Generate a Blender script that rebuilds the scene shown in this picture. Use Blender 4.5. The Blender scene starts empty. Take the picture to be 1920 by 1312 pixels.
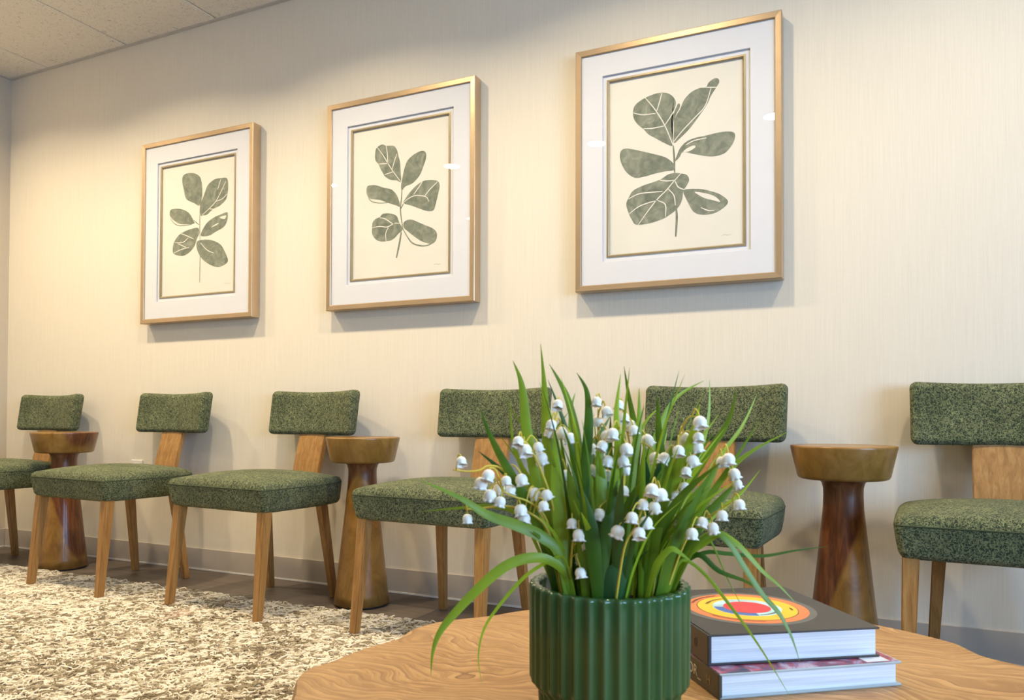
import bpy, bmesh, math, random, json
import numpy as np
from mathutils import Vector, Matrix

random.seed(7)
rng = np.random.default_rng(7)
PI = math.pi
scene = bpy.context.scene
COL = scene.collection

# measured sizes in metres: camera, traced shapes of the three prints, grass blades, flower sprays
D = json.loads(r'''{"cam":{"loc":[0.0,-2.9553,0.8],"fwd":[-0.42562,0.90473,0.01753],"r":[0.90489,0.42563,0.00321],"u":[0.00456,-0.01723,0.99984],"lens":27.1462,"shift":0.05184},"art":[{"leaf":[[[0.0111,0.1155],[-0.025,0.1315],[-0.0843,0.1616],[-0.1005,0.2067],[-0.113,0.2482],[-0.1108,0.2846],[-0.0771,0.2955],[-0.0272,0.2889],[0.009,0.269],[0.0246,0.2374],[0.0306,0.1907],[0.0284,0.1516]],[[0.0208,0.0639],[0.0182,0.1199],[0.0373,0.1571],[0.0545,0.191],[0.0718,0.2183],[0.1154,0.2389],[0.1589,0.2398],[0.1977,0.236],[0.2092,0.2075],[0.2073,0.1627],[0.1949,0.1255],[0.1521,0.0981],[0.1087,0.0868],[0.0651,0.0623],[0.0386,0.0619]],[[-0.0282,0.0395],[-0.0235,0.0258],[-0.0596,0.0263],[-0.1236,0.0329],[-0.1607,0.0501],[-0.1889,0.0698],[-0.2031,0.0882],[-0.1989,0.1146],[-0.1617,0.1185],[-0.1063,0.1076],[-0.0604,0.0826]],[[0.0267,-0.045],[0.0308,-0.0192],[0.0657,0.0198],[0.118,0.0436],[0.1614,0.0531],[0.2,0.0605],[0.2096,0.0498],[0.2049,0.0149],[0.1795,-0.0147],[0.1278,-0.0321],[0.0842,-0.0473]],[[0.0038,-0.0],[0.0114,-0.0303],[-0.0044,-0.0551],[-0.0218,-0.0929],[-0.0574,-0.1227],[-0.1027,-0.1366],[-0.1488,-0.1293],[-0.1768,-0.1122],[-0.1729,-0.0657],[-0.141,-0.0287],[-0.1046,-0.0123],[-0.0501,-0.0012]],[[0.0003,-0.0687],[0.0669,-0.0671],[0.1197,-0.0799],[0.1634,-0.1034],[0.1897,-0.138],[0.2126,-0.1817],[0.1991,-0.2031],[0.1476,-0.215],[0.0951,-0.2011],[0.0418,-0.1706],[0.0102,-0.1352],[-0.0055,-0.101]]],"vein":[[[0.0297,0.0629],[0.0823,0.093],[0.1257,0.1239],[0.1598,0.1684],[0.1937,0.2191]],[[0.1257,0.1239],[0.169,0.1318],[0.2031,0.1535]],[[0.0824,0.0898],[0.135,0.0819]],[[0.1379,0.1841],[0.159,0.2333]],[[-0.1228,-0.0171],[-0.0723,-0.0353],[-0.0268,-0.0549]],[[-0.1637,-0.0612],[-0.1038,-0.0655],[-0.0676,-0.0457]],[[-0.1693,-0.1162],[-0.1124,-0.1013],[-0.0578,-0.0962]],[[-0.1404,-0.0687],[-0.0805,-0.0942]],[[0.0228,-0.0806],[0.0676,-0.1207],[0.1162,-0.1412]]],"white":[[[0.0969,-0.0062],[0.1186,0.0045],[0.1489,0.0111],[0.136,0.0027]],[[0.1529,0.0385],[0.1959,0.0448],[0.1876,0.0264]]],"stem":[[[[0.0172,0.1266],[0.015,0.0284],[0.0182,-0.0704]],0.0053],[[[0.02,-0.0705],[0.0197,-0.1753],[0.0186,-0.2865]],0.0053],[[[-0.1982,0.0708],[-0.1745,0.0449],[-0.1326,0.0252],[-0.0595,0.0229],[-0.0235,0.0291]],0.0047],[[[-0.0282,0.0428],[0.008,0.016]],0.0047]],"sig":[[[0.1833,-0.3047],[0.2004,-0.3008],[0.209,-0.3052],[0.2346,-0.3019]]]},{"leaf":[[[0.0059,0.0801],[-0.0186,0.0893],[-0.0516,0.0967],[-0.0793,0.1142],[-0.0905,0.1297],[-0.1046,0.1525],[-0.1159,0.1751],[-0.1329,0.1961],[-0.1359,0.2223],[-0.1305,0.2497],[-0.111,0.2618],[-0.0943,0.2644],[-0.0748,0.2555],[-0.0362,0.2498],[-0.0169,0.2285],[-0.0085,0.1996],[-0.0001,0.1707],[0.004,0.1241]],[[0.0116,0.0403],[0.0061,0.0594],[0.0139,0.0998],[0.0245,0.1398],[0.0404,0.172],[0.0671,0.1912],[0.099,0.2026],[0.1228,0.2037],[0.1371,0.1903],[0.1362,0.1655],[0.1258,0.1397],[0.1102,0.1055],[0.0892,0.0809],[0.0626,0.0638],[0.0304,0.0564]],[[0.0201,-0.0181],[0.0308,0.0013],[0.0575,0.0302],[0.0893,0.0536],[0.121,0.0678],[0.1525,0.0692],[0.1942,0.0607],[0.2083,0.0387],[0.1997,-0.0007],[0.1896,-0.0354],[0.1768,-0.0677],[0.1429,-0.067],[0.1059,-0.0529],[0.0632,-0.0345]],[[0.0013,-0.032],[-0.0233,-0.0223],[-0.0674,-0.0057],[-0.1063,0.0105],[-0.1513,0.0204],[-0.1711,0.0298],[-0.1826,0.0547],[-0.1772,0.0823],[-0.1518,0.0847],[-0.1236,0.0793],[-0.0845,0.0637],[-0.0458,0.052],[-0.0182,0.0255],[-0.0044,-0.0038]],[[0.0155,-0.1392],[-0.0061,-0.1531],[-0.0277,-0.1717],[-0.0551,-0.1806],[-0.1049,-0.1792],[-0.1358,-0.1613],[-0.15,-0.1366],[-0.1491,-0.1086],[-0.1476,-0.09],[-0.1337,-0.0751],[-0.1058,-0.0665],[-0.0947,-0.056],[-0.0726,-0.0538],[-0.0395,-0.0607],[-0.0148,-0.074],[-0.001,-0.1053],[0.01,-0.1202]],[[0.0236,-0.1308],[0.0207,-0.1076],[0.0422,-0.0961],[0.069,-0.099],[0.101,-0.1137],[0.138,-0.1311],[0.1747,-0.1484],[0.1945,-0.1706],[0.1905,-0.2016],[0.1699,-0.2154],[0.1385,-0.2079],[0.1068,-0.1936],[0.0694,-0.1673],[0.0425,-0.1464]]],"vein":[[[-0.1249,0.2559],[-0.0911,0.2136],[-0.0631,0.1702],[-0.0298,0.124],[0.0032,0.0828]],[[-0.0759,0.2594],[-0.069,0.2221],[-0.0659,0.1752]],[[-0.116,0.1774],[-0.0881,0.1745],[-0.0631,0.1725]],[[-0.0822,0.1239],[-0.0573,0.1276],[-0.0353,0.1316]],[[-0.0409,0.144],[-0.0329,0.1706],[-0.0167,0.21]],[[0.0201,-0.0158],[0.0469,-0.0006],[0.079,0.0084],[0.1161,0.0039],[0.1425,-0.0073],[0.1531,-0.0267]],[[0.0736,0.0145],[0.1,0.0432],[0.1194,0.068]],[[0.132,0.0007],[0.158,0.0269],[0.1968,0.0558]],[[-0.1085,-0.0708],[-0.0779,-0.0787],[-0.0447,-0.1008],[-0.0282,-0.1071]],[[-0.1474,-0.1111],[-0.1054,-0.1107],[-0.0666,-0.117],[-0.0282,-0.1048],[-0.0009,-0.1076]],[[-0.061,-0.1199],[-0.0746,-0.1463],[-0.0716,-0.1814]]],"white":[],"stem":[[[[0.0115,0.0495],[0.0091,0.0039],[0.004,-0.0415],[0.0098,-0.0927],[0.0182,-0.1348]],0.0066],[[[0.0091,-0.1477],[-0.0003,-0.1973],[-0.0162,-0.2625]],0.0095],[[[0.0182,-0.1348],[0.0427,-0.1739],[0.0697,-0.2038],[0.1122,-0.2191],[0.149,-0.2202],[0.175,-0.2113]],0.0066],[[[0.0201,-0.0204],[0.0057,-0.0417]],0.0057],[[[-0.1728,0.0277],[-0.1512,0.0087],[-0.1118,-0.0029],[-0.0674,-0.0066]],0.0047]],"sig":[[[0.1782,-0.3082],[0.1911,-0.3061],[0.2015,-0.3092],[0.2169,-0.3068]]]},{"leaf":[[[-0.0063,0.0556],[-0.0393,0.0726],[-0.0699,0.0937],[-0.1008,0.1151],[-0.1188,0.1373],[-0.1404,0.1575],[-0.1587,0.1856],[-0.1616,0.2169],[-0.153,0.2379],[-0.1262,0.2546],[-0.0895,0.266],[-0.0559,0.2695],[-0.0282,0.2635],[-0.0062,0.2475],[0.0064,0.2245],[0.0036,0.203],[-0.0084,0.1765],[-0.0107,0.1341],[-0.0074,0.0843]],[[-0.0052,0.1469],[-0.0057,0.1651],[0.0025,0.1895],[0.0102,0.2074],[0.0167,0.2156],[0.0227,0.2107],[0.0211,0.1974],[0.0091,0.1775],[0.0009,0.1569]],[[-0.0008,0.0668],[-0.0008,0.1161],[0.0009,0.1569],[0.0238,0.1942],[0.0374,0.2246],[0.0644,0.2498],[0.0965,0.2604],[0.1204,0.2588],[0.131,0.2757],[0.152,0.2869],[0.1661,0.2827],[0.1693,0.2687],[0.1572,0.2495],[0.1388,0.2232],[0.123,0.191],[0.0911,0.1504],[0.0589,0.1122],[0.021,0.08]],[[0.0035,-0.0049],[0.0101,0.016],[0.0237,0.0441],[0.0481,0.065],[0.0803,0.0737],[0.1175,0.0761],[0.1648,0.0806],[0.2011,0.0793],[0.2242,0.0704],[0.2257,0.049],[0.2139,0.0243],[0.1907,0.0011],[0.1595,-0.0062],[0.128,-0.0034],[0.0856,0.0097],[0.0345,0.0262],[0.021,0.009]],[[-0.0009,-0.0371],[-0.0338,-0.0382],[-0.0727,-0.0413],[-0.1177,-0.0481],[-0.1546,-0.0472],[-0.1862,-0.0235],[-0.2065,0.0101],[-0.2152,0.0424],[-0.2094,0.0669],[-0.1891,0.0724],[-0.1518,0.0614],[-0.1007,0.0429],[-0.0504,0.0235],[-0.0255,0.0101],[-0.0009,-0.0152]],[[0.0237,-0.054],[0.048,-0.0626],[0.0571,-0.0828],[0.048,-0.1033],[0.0344,-0.1234],[0.0317,-0.1502],[0.0209,-0.1761],[0.0045,-0.1934],[-0.0174,-0.2073],[-0.0449,-0.2208],[-0.0951,-0.232],[-0.1488,-0.232],[-0.166,-0.2107],[-0.1803,-0.1812],[-0.189,-0.1466],[-0.1775,-0.1199],[-0.1603,-0.0968],[-0.1176,-0.0815],[-0.0783,-0.0737],[-0.0504,-0.0662],[-0.0228,-0.0517],[0.0046,-0.0498]],[[0.0344,-0.1234],[0.0533,-0.1175],[0.1014,-0.1235],[0.1384,-0.136],[0.1749,-0.1538],[0.2007,-0.1807],[0.1852,-0.2028],[0.1487,-0.2201],[0.1066,-0.2208],[0.0747,-0.2066],[0.0533,-0.169]]],"vein":[[[-0.1149,0.2621],[-0.0727,0.2049],[-0.0354,0.138],[-0.0036,0.0563]],[[-0.0476,0.2669],[-0.056,0.2352],[-0.0671,0.2011]],[[-0.1604,0.2083],[-0.1234,0.1949],[-0.0727,0.1921]],[[-0.1188,0.1401],[-0.0839,0.1357],[-0.0354,0.138]],[[-0.0354,0.1408],[-0.0117,0.1727],[0.0102,0.2074]],[[-0.0008,0.0723],[0.0319,0.1083],[0.075,0.1476],[0.1177,0.1892],[0.1389,0.2528]],[[0.1204,0.2588],[0.1598,0.2517]],[[0.0454,0.0518],[0.075,0.0637],[0.1228,0.0672]],[[0.0264,-0.0543],[-0.0009,-0.0808],[-0.0283,-0.1102],[-0.0671,-0.144],[-0.1063,-0.1893],[-0.1403,-0.2329]],[[-0.1804,-0.128],[-0.1403,-0.1132],[-0.0895,-0.1127],[-0.0449,-0.1148]],[[-0.1775,-0.1871],[-0.1403,-0.1633],[-0.1007,-0.1523],[-0.0671,-0.1468]],[[-0.056,-0.0694],[-0.0283,-0.0762],[-0.0009,-0.077]],[[-0.0228,-0.1082],[-0.0009,-0.1354],[0.0045,-0.1743]],[[-0.0644,-0.1471],[-0.0339,-0.1671],[-0.0339,-0.2137]],[[0.0046,-0.0815],[0.0155,-0.1047],[0.0399,-0.1186]],[[0.1014,-0.1934],[0.1278,-0.2071],[0.1514,-0.2097]]],"white":[[[0.0345,0.0262],[0.0481,0.0378],[0.0749,0.0458],[0.0803,0.0375],[0.0588,0.0265]],[[0.0775,-0.1313],[0.1067,-0.1376],[0.1383,-0.1494],[0.1593,-0.1626],[0.1722,-0.1801],[0.1488,-0.172],[0.1173,-0.1603],[0.0961,-0.147]]],"stem":[[[[-0.0036,0.0574],[0.0003,0.0065],[0.0019,-0.0484]],0.0073],[[[0.0073,-0.18],[0.01,-0.2239],[0.0056,-0.2943]],0.0086]],"sig":[[[0.1772,-0.3066],[0.1902,-0.3042],[0.2005,-0.3078],[0.2133,-0.3048]]]}],"pot":[-0.2879,-2.0701,0.604],"blade":[[[[-0.3526,-2.1281,0.8852],[-0.3498,-2.1261,0.8498],[-0.3483,-2.1248,0.8221],[-0.3474,-2.1236,0.7817],[-0.3442,-2.121,0.7261],[-0.3365,-2.1161,0.6605],[-0.3276,-2.1108,0.6025]],0.0052],[[[-0.3777,-2.1505,0.8646],[-0.3703,-2.1467,0.8442],[-0.3666,-2.1445,0.8217],[-0.3638,-2.1425,0.7868],[-0.3583,-2.1392,0.7519],[-0.3484,-2.1333,0.687],[-0.333,-2.1245,0.6046]],0.0062],[[[-0.355,-2.0956,0.8633],[-0.3414,-2.098,0.8433],[-0.3291,-2.1011,0.8212],[-0.3182,-2.1045,0.7867],[-0.3098,-2.1089,0.7466],[-0.2982,-2.1115,0.6874],[-0.2891,-2.1148,0.6045]],0.0055],[[[-0.3076,-2.1283,0.8501],[-0.2975,-2.1251,0.8315],[-0.2944,-2.125,0.8069],[-0.2944,-2.1263,0.7823],[-0.2973,-2.1287,0.7382],[-0.2981,-2.13,0.6894],[-0.2946,-2.1286,0.6067]],0.0058],[[[-0.4024,-2.1831,0.8077],[-0.3928,-2.1736,0.7746],[-0.377,-2.161,0.7376],[-0.3631,-2.1495,0.7077],[-0.347,-2.1366,0.6626],[-0.3307,-2.1234,0.6046]],0.0062],[[[-0.2593,-2.1166,0.8484],[-0.2633,-2.1199,0.8045],[-0.2607,-2.12,0.7632],[-0.2658,-2.1237,0.7148],[-0.2741,-2.1289,0.6666],[-0.2781,-2.1319,0.609]],0.006],[[[-0.2765,-2.0476,0.8616],[-0.2709,-2.048,0.8285],[-0.2642,-2.0479,0.7944],[-0.2598,-2.049,0.7657],[-0.2638,-2.0537,0.7217],[-0.2725,-2.0602,0.6571],[-0.2788,-2.0657,0.5957]],0.0055],[[[-0.4063,-2.0969,0.8231],[-0.4041,-2.0948,0.7725],[-0.3958,-2.0904,0.7432],[-0.3767,-2.0804,0.6927],[-0.353,-2.0675,0.5995]],0.003],[[[-0.2489,-2.0783,0.8338],[-0.2488,-2.0801,0.7871],[-0.2547,-2.0849,0.7469],[-0.2599,-2.0889,0.687],[-0.2675,-2.0936,0.6024]],0.0062],[[[-0.1923,-1.9856,0.8457],[-0.2231,-2.0041,0.824],[-0.2405,-2.0159,0.7864],[-0.2505,-2.0243,0.7439],[-0.2594,-2.0314,0.6673],[-0.2682,-2.0385,0.5913]],0.005],[[[-0.2422,-2.0197,0.8264],[-0.2406,-2.021,0.7865],[-0.2378,-2.0214,0.7335],[-0.247,-2.0274,0.6807],[-0.2586,-2.034,0.5913]],0.007],[[[-0.1767,-2.0882,0.8144],[-0.1867,-2.0866,0.7756],[-0.2035,-2.0881,0.7339],[-0.2226,-2.0908,0.6893],[-0.2377,-2.0907,0.6047]],0.0075],[[[-0.1525,-1.9887,0.833],[-0.1619,-1.9946,0.7948],[-0.1879,-2.0082,0.75],[-0.2114,-2.0206,0.7081],[-0.2301,-2.0306,0.656],[-0.2441,-2.0382,0.5936]],0.006],[[[-0.134,-1.9468,0.8301],[-0.1521,-1.9589,0.7865],[-0.1809,-1.976,0.7433],[-0.2023,-1.9895,0.6897],[-0.2235,-2.0029,0.6392],[-0.2397,-2.014,0.5892]],0.0042],[[[-0.1184,-2.0383,0.7977],[-0.1444,-2.0409,0.7552],[-0.1641,-2.0407,0.7246],[-0.1887,-2.0427,0.6858],[-0.2137,-2.0446,0.6335],[-0.2274,-2.0415,0.5959]],0.0042],[[[-0.0914,-2.0032,0.7838],[-0.1281,-2.0201,0.7622],[-0.1533,-2.0315,0.7394],[-0.1809,-2.0437,0.6989],[-0.2039,-2.0538,0.661],[-0.2225,-2.0614,0.6003]],0.004],[[[-0.1901,-1.9625,0.8481],[-0.1905,-1.9673,0.7999],[-0.2021,-1.9772,0.7427],[-0.216,-1.9882,0.6888],[-0.2446,-2.0052,0.587]],0.004],[[[-0.4481,-2.2363,0.7306],[-0.4123,-2.2136,0.7114],[-0.3867,-2.1957,0.6919],[-0.3587,-2.1767,0.6793],[-0.3368,-2.1606,0.6666],[-0.3213,-2.1474,0.6453],[-0.3123,-2.1369,0.6066]],0.0068],[[[-0.5017,-2.1501,0.6841],[-0.4587,-2.13,0.6887],[-0.4229,-2.1132,0.691],[-0.3872,-2.096,0.6726],[-0.3517,-2.0778,0.5936]],0.0026],[[[-0.4335,-2.2364,0.5217],[-0.4341,-2.2323,0.5438],[-0.4306,-2.226,0.5627],[-0.4206,-2.2168,0.5802],[-0.3962,-2.201,0.6101],[-0.3715,-2.1849,0.634],[-0.3493,-2.1697,0.6432],[-0.3296,-2.1555,0.6401],[-0.3141,-2.1429,0.6214],[-0.3087,-2.1351,0.5995]],0.0058],[[[-0.4027,-2.1773,0.4988],[-0.4052,-2.1807,0.5305],[-0.3984,-2.1797,0.5621],[-0.3803,-2.1733,0.5913],[-0.3552,-2.1637,0.6215],[-0.3303,-2.1539,0.6386],[-0.3136,-2.1476,0.6401],[-0.3025,-2.1432,0.6018]],0.0022],[[[-0.0795,-2.0381,0.5916],[-0.0973,-2.0427,0.6112],[-0.1153,-2.0473,0.6273],[-0.1378,-2.0543,0.6534],[-0.1538,-2.0579,0.665],[-0.1634,-2.0583,0.6668],[-0.1776,-2.0607,0.6563],[-0.1987,-2.066,0.6358],[-0.2155,-2.0692,0.6025]],0.0042],[[[-0.0863,-2.0282,0.4819],[-0.107,-2.037,0.5198],[-0.1283,-2.0462,0.5555],[-0.1518,-2.0563,0.59],[-0.1738,-2.0657,0.6198],[-0.1932,-2.0735,0.6364],[-0.2046,-2.0772,0.6301],[-0.216,-2.0804,0.6006]],0.002],[[[-0.0762,-2.0464,0.5298],[-0.0817,-2.0457,0.5481],[-0.0884,-2.0455,0.5649],[-0.0989,-2.0471,0.5835],[-0.1159,-2.0518,0.6035],[-0.1346,-2.0575,0.6338],[-0.1508,-2.0619,0.6601],[-0.165,-2.0651,0.6686],[-0.1876,-2.0717,0.6499],[-0.2133,-2.0791,0.6006]],0.0036],[[[-0.052,-1.9599,0.6468],[-0.0874,-1.9728,0.641],[-0.123,-1.9857,0.6338],[-0.1589,-1.999,0.6357],[-0.1879,-2.0089,0.6363],[-0.2148,-2.0176,0.6185],[-0.23,-2.0205,0.5914]],0.0026],[[[-0.1151,-2.0107,0.5931],[-0.1368,-2.0123,0.6065],[-0.1682,-2.0185,0.6175],[-0.1907,-2.0205,0.6353],[-0.209,-2.0201,0.6247],[-0.2276,-2.0194,0.5915]],0.0034],[[[-0.1809,-2.1145,0.6441],[-0.19,-2.1156,0.6506],[-0.2013,-2.1177,0.6566],[-0.2128,-2.1196,0.6459],[-0.2211,-2.1198,0.6287],[-0.2274,-2.1191,0.6113]],0.004],[[[-0.1411,-2.0003,0.5678],[-0.1605,-2.0047,0.6054],[-0.1789,-2.0086,0.6486],[-0.1905,-2.0087,0.6556],[-0.2205,-2.016,0.5915]],0.0012],[[[-0.2467,-2.1289,0.647],[-0.2532,-2.1317,0.6351],[-0.2608,-2.135,0.6184],[-0.2641,-2.1363,0.6064]],0.0125],[[[-0.2239,-2.0759,0.7461],[-0.2317,-2.0753,0.717],[-0.2396,-2.0745,0.6739],[-0.2476,-2.0732,0.6002]],0.011],[[[-0.2938,-2.1525,0.7232],[-0.288,-2.1511,0.6972],[-0.2811,-2.1491,0.6618],[-0.2754,-2.1472,0.6099]],0.0085],[[[-0.2601,-2.1258,0.7297],[-0.2658,-2.1315,0.6963],[-0.2714,-2.1371,0.6607],[-0.2749,-2.1414,0.6088]],0.007],[[[-0.3567,-2.1273,0.7463],[-0.3474,-2.1296,0.7116],[-0.3337,-2.1298,0.6725],[-0.3181,-2.1286,0.6093]],0.0085],[[[-0.3344,-2.1287,0.7869],[-0.3299,-2.1331,0.7473],[-0.3254,-2.1373,0.6887],[-0.3145,-2.138,0.6091]],0.008],[[[-0.1592,-2.0676,0.7487],[-0.1748,-2.0744,0.7194],[-0.1949,-2.0831,0.6827],[-0.2217,-2.0943,0.6069]],0.008],[[[-0.1482,-2.0177,0.7235],[-0.1661,-2.0294,0.7008],[-0.1909,-2.0441,0.6656],[-0.2225,-2.0614,0.6003]],0.006],[[[-0.1621,-2.0909,0.7427],[-0.1824,-2.096,0.7017],[-0.2051,-2.102,0.6484],[-0.2192,-2.1042,0.6092]],0.006],[[[-0.3424,-2.0665,0.8047],[-0.3561,-2.0752,0.7807],[-0.3588,-2.0787,0.7543],[-0.3522,-2.0772,0.6909],[-0.3398,-2.0722,0.5937]],0.004],[[[-0.3004,-2.0245,0.8023],[-0.3112,-2.0347,0.7778],[-0.3219,-2.0446,0.7429],[-0.3205,-2.0482,0.6789],[-0.3072,-2.0458,0.5916]],0.005],[[[-0.3444,-2.0347,0.831],[-0.3477,-2.0413,0.8049],[-0.3449,-2.0446,0.7586],[-0.3337,-2.0433,0.6776],[-0.3226,-2.0419,0.5894]],0.004],[[[-0.2676,-1.9872,0.8136],[-0.2713,-1.9941,0.7914],[-0.2639,-1.9954,0.7529],[-0.2678,-2.0013,0.6766],[-0.2767,-2.0092,0.5874]],0.0035],[[[-0.2512,-1.9685,0.8138],[-0.2671,-1.9838,0.7941],[-0.2727,-1.9942,0.7665],[-0.276,-2.0023,0.6762],[-0.2817,-2.0116,0.5874]],0.003],[[[-0.1294,-1.9539,0.7355],[-0.1511,-1.9662,0.7061],[-0.175,-1.9799,0.6848],[-0.2013,-1.9944,0.6529],[-0.2324,-2.0106,0.5919]],0.003],[[[-0.2077,-2.0908,0.7681],[-0.2123,-2.0923,0.7339],[-0.2236,-2.0965,0.6777],[-0.2372,-2.1015,0.6069]],0.008],[[[-0.2784,-2.1241,0.7703],[-0.2796,-2.1279,0.7485],[-0.2766,-2.1293,0.7003],[-0.2781,-2.1319,0.609]],0.0065],[[[-0.312,-2.145,0.7485],[-0.3072,-2.1439,0.7147],[-0.298,-2.1407,0.6762],[-0.2912,-2.1381,0.6089]],0.007]],"spray":[[[[-0.324,-2.1203,0.6072],[-0.3328,-2.1319,0.6506],[-0.3415,-2.1434,0.6885],[-0.3546,-2.1565,0.7039],[-0.3675,-2.1693,0.7106],[-0.3759,-2.18,0.7172]],[[-0.3831,-2.197,0.7345],[-0.3947,-2.1935,0.7259],[-0.3893,-2.1818,0.7114],[-0.3838,-2.1705,0.7185],[-0.3691,-2.1858,0.7275],[-0.377,-2.1803,0.7039]]],[[[-0.3262,-2.1213,0.6071],[-0.3433,-2.1327,0.6748],[-0.3649,-2.1457,0.7122],[-0.3797,-2.1551,0.7322],[-0.3901,-2.1623,0.7422],[-0.4004,-2.1692,0.7435],[-0.4085,-2.175,0.7387],[-0.421,-2.183,0.7376],[-0.4334,-2.1909,0.7401]],[[-0.4198,-2.1979,0.7475],[-0.3629,-2.162,0.7284],[-0.3753,-2.1587,0.7154]]],[[[-0.3203,-2.1296,0.6093],[-0.3349,-2.1398,0.6639],[-0.3519,-2.1505,0.6887],[-0.3776,-2.165,0.6987],[-0.4034,-2.1792,0.6964],[-0.4179,-2.1883,0.6953]],[[-0.4107,-2.1979,0.6847],[-0.361,-2.1659,0.6948],[-0.3399,-2.1474,0.7098],[-0.3542,-2.1453,0.7115],[-0.3364,-2.1588,0.699],[-0.3583,-2.16,0.6846]]],[[[-0.3172,-2.1171,0.6072],[-0.3236,-2.1216,0.6871],[-0.3301,-2.126,0.7569],[-0.3344,-2.1288,0.7919],[-0.3298,-2.1269,0.8094]],[[-0.3265,-2.1387,0.8117],[-0.3352,-2.1335,0.7894],[-0.3394,-2.1265,0.7806],[-0.3316,-2.114,0.7817],[-0.3169,-2.129,0.7747],[-0.3234,-2.1224,0.732],[-0.3264,-2.1147,0.7163]]],[[[-0.3181,-2.1286,0.6093],[-0.3302,-2.1386,0.6886],[-0.3424,-2.148,0.738],[-0.3545,-2.1571,0.7675],[-0.3601,-2.1626,0.7724]],[[-0.3584,-2.175,0.7704],[-0.3563,-2.165,0.7616],[-0.3474,-2.152,0.7638],[-0.3468,-2.1427,0.7523]]],[[[-0.2878,-2.1033,0.6073],[-0.287,-2.1058,0.6873],[-0.2874,-2.1088,0.7622],[-0.288,-2.1112,0.7995],[-0.2841,-2.111,0.812]],[[-0.2847,-2.1246,0.8155],[-0.2791,-2.1129,0.8045],[-0.2889,-2.1085,0.7941],[-0.2973,-2.103,0.7618],[-0.2773,-2.116,0.7774],[-0.2912,-2.1129,0.7375]]],[[[-0.2734,-2.1076,0.6095],[-0.2674,-2.1105,0.689],[-0.2649,-2.1146,0.7482],[-0.2625,-2.1182,0.7777],[-0.2591,-2.1209,0.7875]],[[-0.2621,-2.1354,0.7805],[-0.2734,-2.1316,0.7658],[-0.2716,-2.1216,0.7496],[-0.2752,-2.1142,0.7331],[-0.2514,-2.1257,0.7636],[-0.2571,-2.1192,0.7487],[-0.2573,-2.1102,0.7377]]],[[[-0.2667,-2.1044,0.6095],[-0.2615,-2.1088,0.6769],[-0.2577,-2.1133,0.7142],[-0.2539,-2.1173,0.7293]],[[-0.252,-2.1294,0.7171],[-0.2781,-2.1324,0.6909]]],[[[-0.2712,-2.0732,0.603],[-0.2584,-2.0721,0.7105],[-0.2598,-2.0765,0.7616],[-0.2635,-2.0815,0.787],[-0.265,-2.0852,0.7996]],[[-0.2615,-2.0968,0.7971],[-0.2548,-2.0845,0.7833],[-0.2605,-2.0785,0.7895],[-0.2467,-2.0628,0.7716],[-0.2671,-2.0953,0.8121],[-0.2344,-2.0699,0.7518]]],[[[-0.2376,-2.0908,0.6096],[-0.2209,-2.0877,0.6891],[-0.2065,-2.0855,0.7483],[-0.199,-2.0859,0.7827],[-0.1895,-2.085,0.7999],[-0.1811,-2.0844,0.7999]],[[-0.1765,-2.0954,0.7939],[-0.1793,-2.0875,0.7758],[-0.1832,-2.0803,0.7658],[-0.1978,-2.0785,0.7752],[-0.1977,-2.1003,0.7614],[-0.1879,-2.0867,0.7501],[-0.2129,-2.0896,0.752]]],[[[-0.2358,-2.0788,0.6075],[-0.2208,-2.0783,0.6632],[-0.2059,-2.0778,0.7134],[-0.1957,-2.0791,0.7385],[-0.1857,-2.08,0.7438]],[[-0.1897,-2.095,0.7373],[-0.1945,-2.0881,0.7197],[-0.2045,-2.0838,0.7103],[-0.2098,-2.0771,0.6959]]],[[[-0.2313,-2.0767,0.6075],[-0.2011,-2.0665,0.6754],[-0.1778,-2.0593,0.7254],[-0.1615,-2.055,0.7579],[-0.1565,-2.0556,0.763]],[[-0.15,-2.0656,0.7525],[-0.1581,-2.0604,0.7484],[-0.1484,-2.0468,0.7343],[-0.1464,-2.0367,0.7212]]],[[[-0.2536,-2.1538,0.6203],[-0.2445,-2.1524,0.658],[-0.2333,-2.1498,0.6815],[-0.2242,-2.1482,0.7049],[-0.2174,-2.1475,0.7213],[-0.2106,-2.1466,0.7262]],[[-0.2112,-2.1601,0.7231],[-0.2065,-2.1489,0.7178],[-0.2242,-2.1482,0.7056],[-0.2169,-2.1358,0.7017],[-0.2313,-2.1646,0.6931],[-0.2216,-2.151,0.6875],[-0.2482,-2.1545,0.6765],[-0.2247,-2.1656,0.6773]]],[[[-0.2151,-2.0912,0.6094],[-0.1961,-2.0886,0.6542],[-0.1795,-2.0869,0.6793],[-0.1611,-2.084,0.6944],[-0.1428,-2.0812,0.707]],[[-0.1344,-2.0905,0.7041],[-0.1525,-2.0899,0.6913],[-0.1718,-2.0899,0.6825],[-0.1657,-2.0781,0.6754],[-0.1812,-2.1074,0.6723]]],[[[-0.3145,-2.138,0.6115],[-0.3095,-2.1375,0.6507],[-0.3047,-2.1367,0.6704],[-0.3087,-2.14,0.6827],[-0.2974,-2.1356,0.6732],[-0.2849,-2.1308,0.6729]],[[-0.2968,-2.1496,0.6691],[-0.3065,-2.1455,0.6799],[-0.3027,-2.1352,0.6959],[-0.3035,-2.1256,0.6396],[-0.2977,-2.1448,0.6259],[-0.2949,-2.1351,0.6539]]]]}''')

# ------------------------------------------------------------------ helpers
def link(o, parent=None):
    COL.objects.link(o)
    if parent is not None:
        o.parent = parent
    return o

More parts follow.
